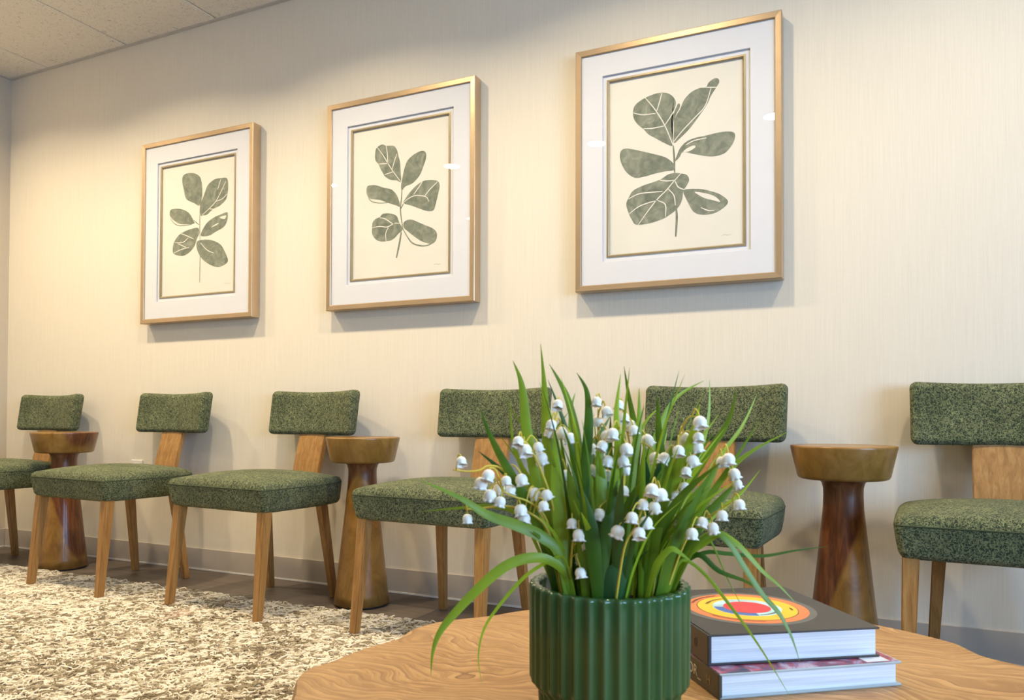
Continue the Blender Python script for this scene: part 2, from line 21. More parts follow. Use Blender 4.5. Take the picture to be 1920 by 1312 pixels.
def mesh_obj(name, verts, faces, mats, parent=None, smooth=True, fmats=None):
    me = bpy.data.meshes.new(name)
    me.from_pydata([tuple(v) for v in verts], [], [tuple(f) for f in faces])
    if not isinstance(mats, (list, tuple)):
        mats = [mats]
    for m in mats:
        me.materials.append(m)
    if fmats is not None:
        me.polygons.foreach_set('material_index', fmats)
    me.polygons.foreach_set('use_smooth', [smooth] * len(me.polygons))
    me.update()
    return link(bpy.data.objects.new(name, me), parent)

def bm_obj(name, bm, mats, parent=None, smooth=False, recalc=True):
    if recalc:
        bmesh.ops.recalc_face_normals(bm, faces=bm.faces)
    me = bpy.data.meshes.new(name)
    bm.to_mesh(me); bm.free()
    if not isinstance(mats, (list, tuple)):
        mats = [mats]
    for m in mats:
        me.materials.append(m)
    me.polygons.foreach_set('use_smooth', [smooth] * len(me.polygons))
    return link(bpy.data.objects.new(name, me), parent)

def add_box(bm, lo, hi, bevel=0.0, seg=2, mi=0):
    c = [(a + b) / 2 for a, b in zip(lo, hi)]
    s = [abs(b - a) for a, b in zip(lo, hi)]
    r = bmesh.ops.create_cube(bm, size=1.0, matrix=Matrix.Translation(c) @ Matrix.Diagonal((*s, 1)))
    vs = r['verts']
    fs = {f for v in vs for f in v.link_faces}
    for f in fs:
        f.material_index = mi
    if bevel > 0:
        es = {e for v in vs for e in v.link_edges}
        bmesh.ops.bevel(bm, geom=list(es), offset=bevel, segments=seg, affect='EDGES', profile=0.5)
    return vs

def box_obj(name, lo, hi, mat, parent=None, bevel=0.0, seg=2, smooth=False):
    bm = bmesh.new(); add_box(bm, lo, hi, bevel, seg)
    return bm_obj(name, bm, mat, parent, smooth)

def empty(name, loc=(0, 0, 0), rz=0.0):
    o = bpy.data.objects.new(name, None)
    o.empty_display_size = 0.1
    o.location = loc; o.rotation_euler = (0, 0, rz)
    return link(o)

def tag(o, label, cat, group=None):
    o['label'] = label; o['category'] = cat
    if group: o['group'] = group
    return o

def struct(o):
    o['kind'] = 'structure'
    return o

def stuff(o):
    o['kind'] = 'stuff'
    return o

def rounded_box(lo, hi, r, n=(10, 6, 5), k=4, deform=None):
    """A cushion-like box: faces gridded, edges and corners rounded by r, then bent by deform(x, y, z)."""
    lo = Vector(lo); hi = Vector(hi); c = (lo + hi) / 2; a = (hi - lo) / 2
    ax = []
    for i in range(3):
        inn = a[i] - r
        q = [-(inn + r * (1 - j / k)) for j in range(k)]
        q += [-inn + 2 * inn * j / n[i] for j in range(n[i] + 1)]
        q += [inn + r * (j + 1) / k for j in range(k)]
        ax.append(q)
    bm = bmesh.new(); cache = {}
    def V(i, j, l):
        key = (i, j, l)
        if key in cache: return cache[key]
        v = Vector((ax[0][i], ax[1][j], ax[2][l]))
        inn = Vector([max(-(a[q] - r), min(a[q] - r, v[q])) for q in range(3)])
        d = v - inn
        if d.length > 1e-9: d.normalize()
        p = c + inn + d * r
        if deform: p = Vector(deform(p.x, p.y, p.z))
        cache[key] = bm.verts.new(p)
        return cache[key]
    N = [len(q) for q in ax]
    for d in range(3):
        e, f = (d + 1) % 3, (d + 2) % 3
        for side in (0, N[d] - 1):
            for i in range(N[e] - 1):
                for j in range(N[f] - 1):
                    q = []
                    for (ii, jj) in ((i, j), (i + 1, j), (i + 1, j + 1), (i, j + 1)):
                        t = [0, 0, 0]; t[d] = side; t[e] = ii; t[f] = jj
                        q.append(V(*t))
                    bm.faces.new(q)
    return bm

def tube(bm, pts, rad, n=6, closed=False, mi=0):
    pts = [Vector(p) for p in pts]; m = len(pts)
    rs = rad if isinstance(rad, (list, tuple)) else [rad] * m
    rings = []; prev = None
    for i, p in enumerate(pts):
        if closed: t = pts[(i + 1) % m] - pts[i - 1]
        else: t = pts[min(i + 1, m - 1)] - pts[max(i - 1, 0)]
        t.normalize()
        if prev is None:
            a = Vector((0, 0, 1)) if abs(t.z) < 0.9 else Vector((1, 0, 0))
            nrm = t.cross(a).normalized()
        else:
            nrm = (prev - t * prev.dot(t)).normalized()
        prev = nrm; b = t.cross(nrm)
        rings.append([bm.verts.new(p + (nrm * math.cos(2 * PI * j / n) + b * math.sin(2 * PI * j / n)) * rs[i]) for j in range(n)])
    for i in range(m if closed else m - 1):
        A, B = rings[i], rings[(i + 1) % m]
        for j in range(n):
            f = bm.faces.new((A[j], A[(j + 1) % n], B[(j + 1) % n], B[j])); f.material_index = mi; f.smooth = True
    if not closed:
        bm.faces.new(rings[0][::-1]).material_index = mi
        bm.faces.new(rings[-1]).material_index = mi

def lathe(prof, n=48, rfun=None):
    vs, fs = [], []
    for (r, z) in prof:
        for j in range(n):
            th = 2 * PI * j / n
            rr = rfun(r, z, th) if rfun else r
            vs.append((rr * math.cos(th), rr * math.sin(th), z))
    for i in range(len(prof) - 1):
        for j in range(n):
            fs.append((i * n + j, i * n + (j + 1) % n, (i + 1) * n + (j + 1) % n, (i + 1) * n + j))
    return vs, fs

def catmull(pts, per=6, closed=False):
    P = [Vector(p) for p in pts]; out = []; m = len(P)
    for i in range(m if closed else m - 1):
        if closed: a, b, c, d = P[i - 1], P[i], P[(i + 1) % m], P[(i + 2) % m]
        else: a, b, c, d = P[max(i - 1, 0)], P[i], P[i + 1], P[min(i + 2, m - 1)]
        for j in range(per):
            t = j / per
            out.append(0.5 * ((2 * b) + (c - a) * t + (2 * a - 5 * b + 4 * c - d) * t * t + (3 * b - a - 3 * c + d) * t ** 3))
    if not closed: out.append(P[-1])
    return out

# ------------------------------------------------------------------ materials
class NT:
    def __init__(s, name):
        s.m = bpy.data.materials.new(name); s.m.use_nodes = True
        s.t = s.m.node_tree; s.b = s.t.nodes['Principled BSDF']; s.out = s.t.nodes['Material Output']
    def n(s, typ, **kw):
        nd = s.t.nodes.new(typ)
        for k, v in kw.items():
            if k.startswith('i_'):
                key = k[2:]
                key = int(key) if key.isdigit() else key.replace('_', ' ')
                nd.inputs[key].default_value = v
            else: setattr(nd, k, v)
        return nd
    def l(s, a, b): s.t.links.new(a, b)
    def coord(s, scale=(1, 1, 1), kind='Object', rot=(0, 0, 0)):
        tc = s.n('ShaderNodeTexCoord'); mp = s.n('ShaderNodeMapping')
        mp.inputs['Scale'].default_value = scale; mp.inputs['Rotation'].default_value = rot
        s.l(tc.outputs[kind], mp.inputs[0]); return mp.outputs[0]
    def noise(s, vec, scale, detail=3, rough=0.55, dist=0.0):
        nd = s.n('ShaderNodeTexNoise'); nd.inputs['Scale'].default_value = scale
        nd.inputs['Detail'].default_value = detail; nd.inputs['Roughness'].default_value = rough
        nd.inputs['Distortion'].default_value = dist
        if vec is not None: s.l(vec, nd.inputs['Vector'])
        return nd.outputs['Fac']
    def ramp(s, fac, stops, interp='LINEAR'):
        nd = s.n('ShaderNodeValToRGB'); cr = nd.color_ramp; cr.interpolation = interp
        while len(cr.elements) < len(stops): cr.elements.new(0.5)
        for e, (p, c) in zip(cr.elements, stops):
            e.position = p; e.color = (*c, 1) if len(c) == 3 else c
        s.l(fac, nd.inputs[0]); return nd.outputs[0]
    def math(s, op, a, b=None, c=None, clamp=False):
        nd = s.n('ShaderNodeMath', operation=op, use_clamp=clamp)
        for i, v in enumerate((a, b, c)):
            if v is None: continue
            if isinstance(v, (int, float)): nd.inputs[i].default_value = v
            else: s.l(v, nd.inputs[i])
        return nd.outputs[0]
    def mix(s, fac, a, b, blend='MIX'):
        nd = s.n('ShaderNodeMix', data_type='RGBA', blend_type=blend)
        for i, v in ((0, fac), (6, a), (7, b)):
            if isinstance(v, (int, float)): nd.inputs[i].default_value = v
            elif isinstance(v, tuple): nd.inputs[i].default_value = (*v, 1)
            else: s.l(v, nd.inputs[i])
        return nd.outputs[2]
    def base(s, c): 
        if isinstance(c, tuple): s.b.inputs['Base Color'].default_value = (*c, 1)
        else: s.l(c, s.b.inputs['Base Color'])
    def set(s, **kw):
        for k, v in kw.items(): s.b.inputs[k.replace('_', ' ')].default_value = v
    def bump(s, h, strength=0.3, dist=0.002):
        nd = s.n('ShaderNodeBump'); nd.inputs['Strength'].default_value = strength; nd.inputs['Distance'].default_value = dist
        s.l(h, nd.inputs['Height']); s.l(nd.outputs[0], s.b.inputs['Normal'])

def plain(name, col, rough=0.5, metallic=0.0, vary=0.06, scale=20, **kw):
    k = NT(name); v = k.coord()
    f = k.noise(v, scale, 3)
    a = tuple(c * (1 - vary) for c in col); b = tuple(min(1, c * (1 + vary)) for c in col)
    k.base(k.ramp(f, [(0.3, a), (0.7, b)])); k.set(Roughness=rough, Metallic=metallic, **kw)
    return k.m

def m_wall(name, col):
    k = NT(name)
    v1 = k.coord((260, 260, 5)); v2 = k.coord((60, 60, 1.6)); v3 = k.coord((40, 40, 160))
    a = k.noise(v1, 1.0, 4, 0.6); b = k.noise(v2, 1.0, 3, 0.5); c = k.noise(v3, 1.0, 2)
    f = k.math('ADD', k.math('MULTIPLY', a, 0.68), k.math('ADD', k.math('MULTIPLY', b, 0.17), k.math('MULTIPLY', c, 0.15)))
    lo = tuple(q * 0.945 for q in col); hi = tuple(min(1, q * 1.04) for q in col)
    k.base(k.ramp(f, [(0.34, lo), (0.66, hi)])); k.set(Roughness=0.62)
    k.bump(f, 0.25, 0.0012)
    return k.m

def m_fabric():
    k = NT('green_chenille'); v = k.coord()
    big = k.noise(v, 9, 2)
    n1 = k.noise(v, 88, 2, 0.5, 0.8); n2 = k.noise(v, 140, 2, 0.5, 0.4)
    r1 = k.math('SUBTRACT', 1.0, k.math('MULTIPLY', k.math('ABSOLUTE', k.math('SUBTRACT', n1, 0.5)), 22.0), None, True)
    r2 = k.math('SUBTRACT', 1.0, k.math('MULTIPLY', k.math('ABSOLUTE', k.math('SUBTRACT', n2, 0.47)), 18.0), None, True)
    f = k.math('MAXIMUM', r1, k.math('MULTIPLY', r2, 0.8))
    dark = k.ramp(big, [(0.35, (0.020, 0.033, 0.014)), (0.65, (0.033, 0.049, 0.022))])
    lite = k.ramp(big, [(0.35, (0.235, 0.255, 0.11)), (0.65, (0.33, 0.345, 0.16))])
    k.base(k.mix(f, dark, lite)); k.set(Roughness=0.95)
    k.b.inputs['Sheen Weight'].default_value = 0.04; k.b.inputs['Sheen Roughness'].default_value = 0.6
    k.bump(k.math('ADD', f, k.noise(v, 420, 2)), 0.55, 0.003)
    return k.m

def m_oak():
    k = NT('oak'); 
    oi = k.n('ShaderNodeObjectInfo')
    tc = k.n('ShaderNodeTexCoord'); ad = k.n('ShaderNodeVectorMath', operation='ADD')
    sc = k.n('ShaderNodeVectorMath', operation='SCALE'); sc.inputs['Scale'].default_value = 0.15
    k.l(oi.outputs['Location'], sc.inputs[0]); k.l(tc.outputs['Object'], ad.inputs[0]); k.l(sc.outputs[0], ad.inputs[1])
    mp = k.n('ShaderNodeMapping'); mp.inputs['Scale'].default_value = (70, 70, 5); k.l(ad.outputs[0], mp.inputs[0])
    f = k.noise(mp.outputs[0], 1.0, 5, 0.62, 0.6)
    mp2 = k.n('ShaderNodeMapping'); mp2.inputs['Scale'].default_value = (260, 260, 9); k.l(ad.outputs[0], mp2.inputs[0])
    g = k.noise(mp2.outputs[0], 1.0, 2)
    c = k.ramp(f, [(0.3, (0.26, 0.124, 0.032)), (0.5, (0.37, 0.187, 0.054)), (0.72, (0.46, 0.255, 0.085))])
    c = k.mix(k.ramp(g, [(0.55, (0, 0, 0)), (0.75, (0.45, 0.45, 0.45))]), c, (0.22, 0.10, 0.03))
    k.base(c); k.set(Roughness=0.42); k.b.inputs['Coat Weight'].default_value = 0.12
    k.bump(g, 0.12, 0.0006)
    return k.m

def m_acacia():
    k = NT('acacia'); oi = k.n('ShaderNodeObjectInfo')
    tc = k.n('ShaderNodeTexCoord'); ad = k.n('ShaderNodeVectorMath', operation='ADD')
    k.l(tc.outputs['Object'], ad.inputs[0]); k.l(oi.outputs['Location'], ad.inputs[1])
    def mp(s):
        m = k.n('ShaderNodeMapping'); m.inputs['Scale'].default_value = s; k.l(ad.outputs[0], m.inputs[0]); return m.outputs[0]
    sx = k.n('ShaderNodeSeparateXYZ'); k.l(tc.outputs['Object'], sx.inputs[0])
    zone = k.math('ADD', k.math('ADD', k.math('MULTIPLY', sx.outputs[0], 2.6), k.math('MULTIPLY', k.math('SUBTRACT', .34, sx.outputs[2]), .9)), k.math('ADD', .30, k.math('MULTIPLY', .4, k.noise(mp((4.5, 4.5, 2.0)), 1.0, 2, 0.5, 0.6))))
    gr = k.noise(mp((45, 45, 3.5)), 1.0, 5, 0.65, 1.2)
    fine = k.noise(mp((16, 16, 9)), 1.0, 4, 0.7, 0.8)
    heart = k.ramp(gr, [(0.3, (0.055, 0.016, 0.006)), (0.5, (0.14, 0.045, 0.014)), (0.7, (0.23, 0.085, 0.027))])
    sap = k.ramp(fine, [(0.3, (0.18, 0.086, 0.015)), (0.5, (0.26, 0.13, 0.025)), (0.7, (0.34, 0.185, 0.045))])
    return k, zone, heart, sap

def m_pedestal():
    k, zone, heart, sap = m_acacia()
    k.base(k.mix(k.ramp(zone, [(0.47, (0, 0, 0)), (0.50, (1, 1, 1))]), heart, sap)); k.set(Roughness=0.33)
    k.b.inputs['Coat Weight'].default_value = 0.2
    return k.m

def m_pedtop():
    k, zone, heart, sap = m_acacia(); k.m.name = 'acacia_pale'
    k.base(k.mix(k.ramp(k.math('ADD', zone, .55), [(0.36, (0, 0, 0)), (0.42, (1, 1, 1))]), heart, sap)); k.set(Roughness=0.33)
    k.b.inputs['Coat Weight'].default_value = 0.2
    return k.m

def m_slab():
    k = NT('teak_slab'); tc = k.n('ShaderNodeTexCoord')
    wa = k.n('ShaderNodeTexNoise'); wa.inputs['Scale'].default_value = 3.2; wa.inputs['Detail'].default_value = 3
    k.l(tc.outputs['Object'], wa.inputs['Vector'])
    sb = k.n('ShaderNodeVectorMath', operation='SUBTRACT'); sb.inputs[1].default_value = (0.5, 0.5, 0.5)
    k.l(wa.outputs['Color'], sb.inputs[0])
    sc = k.n('ShaderNodeVectorMath', operation='SCALE'); sc.inputs['Scale'].default_value = 0.34; k.l(sb.outputs[0], sc.inputs[0])
    ad = k.n('ShaderNodeVectorMath', operation='ADD'); k.l(tc.outputs['Object'], ad.inputs[0]); k.l(sc.outputs[0], ad.inputs[1])
    mp = k.n('ShaderNodeMapping'); mp.inputs['Rotation'].default_value = (0, 0, -0.62); mp.inputs['Scale'].default_value = (1.6, 9, 3); k.l(ad.outputs[0], mp.inputs[0])
    w = k.n('ShaderNodeTexWave', wave_type='BANDS', bands_direction='Y', wave_profile='SAW')
    w.inputs['Scale'].default_value = 2.8; w.inputs['Distortion'].default_value = 5.5; w.inputs['Detail'].default_value = 4; w.inputs['Detail Scale'].default_value = 1.2
    k.l(mp.outputs[0], w.inputs['Vector'])
    mp2 = k.n('ShaderNodeMapping'); mp2.inputs['Rotation'].default_value = (0, 0, -0.62); mp2.inputs['Scale'].default_value = (9, 90, 20); k.l(ad.outputs[0], mp2.inputs[0])
    fine = k.noise(mp2.outputs[0], 1.0, 6, 0.7, 0.8)
    blot = k.noise(tc.outputs['Object'], 7, 3)
    a = k.ramp(w.outputs['Fac'], [(0.0, (0.16, 0.07, 0.02)), (0.16, (0.36, 0.19, 0.064)), (0.5, (0.44, 0.245, 0.088)), (1.0, (0.50, 0.29, 0.115))])
    b = k.mix(k.ramp(fine, [(0.40, (0.8, 0.8, 0.8)), (0.56, (0, 0, 0))]), a, (0.27, 0.13, 0.04))
    c = k.mix(k.ramp(blot, [(0.4, (0, 0, 0)), (0.75, (0.35, 0.35, 0.35))]), b, (0.53, 0.32, 0.14))
    k.base(c); k.set(Roughness=0.48); k.bump(fine, 0.2, 0.0008)
    return k.m

def m_floor():
    k = NT('floor_planks'); tc = k.n('ShaderNodeTexCoord')
    br = k.n('ShaderNodeTexBrick', offset=0.37); br.inputs['Scale'].default_value = 1.0
    br.inputs['Brick Width'].default_value = 1.2; br.inputs['Row Height'].default_value = 0.18; br.inputs['Mortar Size'].default_value = 0.0015
    br.inputs['Color1'].default_value = (0.15, 0.115, 0.09, 1); br.inputs['Color2'].default_value = (0.24, 0.19, 0.155, 1); br.inputs['Mortar'].default_value = (0.06, 0.045, 0.035, 1)
    k.l(tc.outputs['Object'], br.inputs['Vector'])
    f = k.noise(k.coord((3, 45, 1)), 1.0, 5, 0.65, 0.4)
    k.base(k.mix(0.75, br.outputs['Color'], k.ramp(f, [(0.3, (0.35, 0.33, 0.31)), (0.7, (0.8, 0.79, 0.77))]), 'MULTIPLY'))
    k.set(Roughness=0.45); k.bump(f, 0.1, 0.0006)
    return k.m

def m_tile():
    k = NT('acoustic_tile'); v = k.coord()
    n1 = k.noise(v, 55, 3, 0.6, 1.0); n2 = k.noise(v, 160, 2)
    fis = k.ramp(n1, [(0.32, (0.54, 0.50, 0.45)), (0.39, (0.82, 0.78, 0.71)), (1, (0.85, 0.81, 0.74))])
    k.base(k.mix(k.ramp(n2, [(0.3, (1, 1, 1)), (0.42, (0, 0, 0))]), fis, (0.62, 0.58, 0.52))); k.set(Roughness=0.95)
    k.bump(k.math('ADD', n1, n2), 0.35, 0.004)
    return k.m

def m_rugbase():
    k = NT('rug_backing'); v = k.coord()
    k.base(k.ramp(k.noise(v, 6, 4), [(0.3, (0.14, 0.105, 0.065)), (0.55, (0.22, 0.17, 0.112)), (0.75, (0.29, 0.235, 0.17))])); k.set(Roughness=1.0)
    return k.m

def m_pile():
    k = NT('rug_pile'); g = k.n('ShaderNodeNewGeometry'); v = k.coord()
    big = k.noise(v, 2.6, 4, 0.6, 0.7); mid = k.noise(v, 11, 3, 0.6); pk = k.noise(v, 1.9, 1)
    rnd = g.outputs['Random Per Island']
    f = k.math('ADD', k.math('MULTIPLY', rnd, 0.42), k.math('ADD', k.math('MULTIPLY', big, 0.5), k.math('MULTIPLY', mid, 0.34)))
    c = k.ramp(f, [(0.42, (0.17, 0.13, 0.078)), (0.53, (0.30, 0.24, 0.155)), (0.61, (0.50, 0.43, 0.315)), (0.72, (0.76, 0.69, 0.57))])
    c = k.mix(k.ramp(pk, [(0.66, (0, 0, 0)), (0.72, (0.4, 0.4, 0.4))]), c, (0.52, 0.27, 0.20))
    k.base(c); k.set(Roughness=0.95)
    return k.m

def m_leaf(name, a, b, trans):
    k = NT(name); g = k.n('ShaderNodeNewGeometry'); v = k.coord()
    f = k.math('ADD', k.math('MULTIPLY', g.outputs['Random Per Island'], 0.7), k.math('MULTIPLY', k.noise(v, 25, 2), 0.3))
    c = k.ramp(f, [(0.15, a), (0.85, b)])
    k.base(c); k.set(Roughness=0.38)
    tr = k.n('ShaderNodeBsdfTranslucent'); k.l(c, tr.inputs[0])
    mx = k.n('ShaderNodeMixShader'); mx.inputs[0].default_value = trans
    k.l(k.b.outputs[0], mx.inputs[1]); k.l(tr.outputs[0], mx.inputs[2]); k.l(mx.outputs[0], k.out.inputs[0])
    return k.m

def m_glass(name, strength=1.0):
    k = NT(name); t = k.t
    fr = k.n('ShaderNodeLayerWeight')
    gl = k.n('ShaderNodeBsdfGlossy'); gl.inputs['Roughness'].default_value = 0.0
    tp = k.n('ShaderNodeBsdfTransparent'); mx = k.n('ShaderNodeMixShader')
    k.l(k.math('MULTIPLY', k.math('ADD', .04, k.math('MULTIPLY', k.math('POWER', fr.outputs['Facing'], 5.0), .96)), strength), mx.inputs[0]); k.l(tp.outputs[0], mx.inputs[1]); k.l(gl.outputs[0], mx.inputs[2]); k.l(mx.outputs[0], k.out.inputs[0])
    return k.m

def m_clear():
    k = NT('clear_glass_edge'); tp = k.n('ShaderNodeBsdfTransparent'); k.l(tp.outputs[0], k.out.inputs[0]); return k.m

def m_watercolour():
    k = NT('grey_green_watercolour'); v = k.coord()
    a = k.noise(v, 16, 4, 0.6, 1.5); b = k.noise(v, 60, 3)
    f = k.math('ADD', k.math('MULTIPLY', a, 0.8), k.math('MULTIPLY', b, 0.2))
    k.base(k.ramp(f, [(0.3, (0.13, 0.15, 0.115)), (0.46, (0.20, 0.22, 0.165)), (0.58, (0.27, 0.285, 0.215)), (0.72, (0.37, 0.38, 0.29))])); k.set(Roughness=0.9)
    return k.m

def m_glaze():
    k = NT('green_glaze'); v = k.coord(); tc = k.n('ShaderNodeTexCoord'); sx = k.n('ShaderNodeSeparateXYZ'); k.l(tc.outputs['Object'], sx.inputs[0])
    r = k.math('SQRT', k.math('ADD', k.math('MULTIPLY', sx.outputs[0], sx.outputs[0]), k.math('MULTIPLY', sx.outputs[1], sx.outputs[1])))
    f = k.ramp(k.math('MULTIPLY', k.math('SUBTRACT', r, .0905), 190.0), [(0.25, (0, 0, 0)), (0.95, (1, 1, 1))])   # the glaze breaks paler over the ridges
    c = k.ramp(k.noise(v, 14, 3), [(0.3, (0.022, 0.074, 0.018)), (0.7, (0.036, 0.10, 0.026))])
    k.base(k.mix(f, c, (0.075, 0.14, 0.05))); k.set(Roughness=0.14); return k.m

def m_pages():
    k = NT('book_pages'); f = k.noise(k.coord((4, 4, 420)), 1.0, 3)
    k.base(k.ramp(f, [(0.35, (0.66, 0.68, 0.70)), (0.6, (0.86, 0.87, 0.88))])); k.set(Roughness=0.7); k.bump(f, 0.3, 0.0008)
    return k.m

def m_floral():
    k = NT('painterly_cover'); v = k.coord()
    f = k.noise(v, 34, 3, 0.6, 1.0)
    k.base(k.ramp(f, [(0.3, (0.03, 0.02, 0.04)), (0.42, (0.16, 0.04, 0.09)), (0.5, (0.42, 0.05, 0.06)), (0.58, (0.30, 0.18, 0.30)), (0.68, (0.55, 0.42, 0.5)), (0.8, (0.2, 0.1, 0.2))])); k.set(Roughness=0.35)
    return k.m

def emit(name, col, strength):
    k = NT(name); e = k.n('ShaderNodeEmission'); e.inputs[0].default_value = (*col, 1); e.inputs[1].default_value = strength
    k.l(e.outputs[0], k.out.inputs[0]); return k.m

WALLC = (0.795, 0.722, 0.60)
M = dict(
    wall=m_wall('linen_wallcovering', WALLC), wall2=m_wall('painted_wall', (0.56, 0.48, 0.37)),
    fabric=m_fabric(), piping=plain('piping_cord', (0.045, 0.06, 0.026), 0.9, scale=200),
    oak=m_oak(), pedestal=m_pedestal(), pedtop=m_pedtop(), slab=m_slab(), bark=plain('slab_live_edge', (0.33, 0.17, 0.06), 0.6, vary=0.35, scale=30),
    floor=m_floor(), tile=m_tile(), tbar=plain('ceiling_grid_metal', (0.55, 0.52, 0.48), 0.5), 
    base=plain('vinyl_cove_base', (0.50, 0.435, 0.37), 0.5, vary=0.03, scale=3), caulk=plain('white_caulk_line', (0.8, 0.78, 0.74), 0.5),
    rug=m_rugbase(), pile=m_pile(),
    gold=plain('brushed_champagne_metal', (0.60, 0.435, 0.27), 0.36, 0.75, vary=0.05, scale=8), fillet=plain('dull_gold_fillet', (0.40, 0.33, 0.21), 0.38, 0.6, scale=12),
    mat=plain('white_mat_board', (0.76, 0.765, 0.80), 0.85, vary=0.01), paper=plain('cream_art_paper', (0.80, 0.765, 0.67), 0.9, vary=0.03, scale=5),
    paint=m_watercolour(), glass=m_glass('picture_glass', 0.9), clear=m_clear(), backing=plain('frame_backing', (0.2, 0.14, 0.08), 0.8),
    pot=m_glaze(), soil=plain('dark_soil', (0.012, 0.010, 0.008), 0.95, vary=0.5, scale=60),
    leaf=m_leaf('grass_green', (0.04, 0.125, 0.008), (0.34, 0.50, 0.025), 0.30), leafdark=m_leaf('broad_leaf_green', (0.012, 0.07, 0.02), (0.05, 0.15, 0.03), 0.15),
    petal=plain('cream_petal', (0.92, 0.88, 0.76), 0.5, vary=0.04, scale=90), stemy=plain('yellow_green_stem', (0.60, 0.47, 0.05), 0.5, vary=0.25, scale=25),
    tagm=plain('blue_grey_plastic', (0.28, 0.38, 0.5), 0.35),
    black=plain('black_cover', (0.030, 0.028, 0.028), 0.38, vary=0.1), pages=m_pages(), floral=m_floral(),
    greycloth=plain('grey_board', (0.42, 0.47, 0.47), 0.5), olive=plain('olive_spine', (0.055, 0.043, 0.02), 0.4, vary=0.3, scale=40),
    orange=plain('orange_ring', (0.80, 0.20, 0.06), 0.45), yellow=plain('yellow_ring', (0.86, 0.50, 0.02), 0.45), lblue=plain('pale_blue_ring', (0.42, 0.66, 0.72), 0.45, vary=0.3, scale=30),
    blue=plain('blue_ring', (0.06, 0.14, 0.42), 0.45), red=plain('red_disc', (0.72, 0.04, 0.05), 0.45, vary=0.2, scale=30), greyring=plain('grey_ring', (0.11, 0.11, 0.10), 0.45),
    ink=plain('dark_ink', (0.02, 0.018, 0.02), 0.5), cream=plain('cream_lettering', (0.62, 0.55, 0.42), 0.5), tan=plain('tan_lettering', (0.25, 0.17, 0.08), 0.5), brownink=plain('brown_emboss', (0.075, 0.04, 0.025), 0.45), whitep=plain('white_paper', (0.85, 0.86, 0.88), 0.5),
    white=plain('white_plastic', (0.85, 0.82, 0.74), 0.35, vary=0.01), dark=plain('dark_slot', (0.05, 0.04, 0.04), 0.6),
    lens=emit('lit_lens', (1.0, 0.86, 0.66), 30.0), winframe=plain('dark_window_frame', (0.08, 0.08, 0.085), 0.4), winglass=m_glass('window_glass'),
)

# ------------------------------------------------------------------ room
CZ = 2.859
XL, XR, YF = -4.80, 3.2, -6.2
def room():
    struct(box_obj('floor', (XL - .1, YF - .1, -0.1), (XR + .1, 0.1, 0), M['floor']))
    struct(box_obj('wall_back', (XL - .1, 0, 0), (XR + .1, 0.1, CZ + .12), M['wall']))
    struct(box_obj('wall_left', (XL - .1, YF, 0), (XL, 0, CZ + .12), M['wall2']))
    struct(box_obj('wall_front', (XL - .1, YF - .1, 0), (XR + .1, YF, CZ + .12), M['wall2']))
    WY0, WY1, WZ0, WZ1 = -5.4, -1.7, 0.65, 2.15
    bm = bmesh.new()
    add_box(bm, (XR, YF, 0), (XR + .1, WY0, CZ + .12)); add_box(bm, (XR, WY1, 0), (XR + .1, 0, CZ + .12))
    add_box(bm, (XR, WY0, 0), (XR + .1, WY1, WZ0)); add_box(bm, (XR, WY0, WZ1), (XR + .1, WY1, CZ + .12))
    struct(bm_obj('wall_right', bm, M['wall2']))
    w = struct(empty('window_1', (XR, (WY0 + WY1) / 2, WZ0)))
    L = (WY1 - WY0) / 2; Hh = WZ1 - WZ0
    bm = bmesh.new()
    for y0, y1 in ((-L, -L + .05), (L - .05, L), (-L / 3 - .025, -L / 3 + .025), (L / 3 - .025, L / 3 + .025)):
        add_box(bm, (.02, y0, 0), (.08, y1, Hh), .004)
    for z0, z1 in ((0, .05), (Hh - .05, Hh)):
        add_box(bm, (.021, -L, z0), (.079, L, z1), .004)
    bm_obj('window_frame', bm, M['winframe'], w)
    bm = bmesh.new(); add_box(bm, (.047, -L, 0), (.053, L, Hh), mi=1); bm.normal_update()
    for f in bm.faces:
        if f.normal.x < -.9: f.material_index = 0
    bm_obj('window_pane', bm, [M['winglass'], M['clear']], w)
    # acoustic tile ceiling
    bm = bmesh.new()
    x0 = -4.4358 - .675; ys = [0.0, -1.0]
    while ys[-1] > YF: ys.append(ys[-1] - 1.35)
    i = 0
    while x0 + .675 * i < XR:
        a = max(XL, x0 + .675 * i); b = min(XR, x0 + .675 * (i + 1))
        for j in range(len(ys) - 1):
            add_box(bm, (a + .0045, max(YF, ys[j + 1]) + .0045, CZ), (b - .0045, ys[j] - .0045, CZ + .02), .003, 1)
        i += 1
    add_box(bm, (XL - .1, YF - .1, CZ + .007), (XR + .1, .1, CZ + .1))
    struct(bm_obj('ceiling', bm, M['tile']))
    bm = bmesh.new()
    add_box(bm, (XL, -.022, CZ - .004), (XR, -.0005, CZ + .004)); add_box(bm, (XL + .0005, YF, CZ - .0042), (XL + .022, -.022, CZ + .004))
    struct(bm_obj('trim_1', bm, M['tbar']))
    bm = bmesh.new()
    add_box(bm, (XL + .006, -.006, .008), (XR, 0.0, .112), .002, 2)
    bm.faces.ensure_lookup_table()
    add_box(bm, (XL + .01, -.010, 0.0), (XR, -.0005, .009), .0015, 1, mi=1)
    struct(bm_obj('baseboard_back', bm, [M['base'], M['caulk']]))
    bm = bmesh.new()
    add_box(bm, (XL, YF, .008), (XL + .006, -.006, .112), .002, 2); add_box(bm, (XL + .0005, YF, 0), (XL + .010, -.010, .009), .0015, 1, mi=1)
    struct(bm_obj('baseboard_left', bm, [M['base'], M['caulk']]))
room()

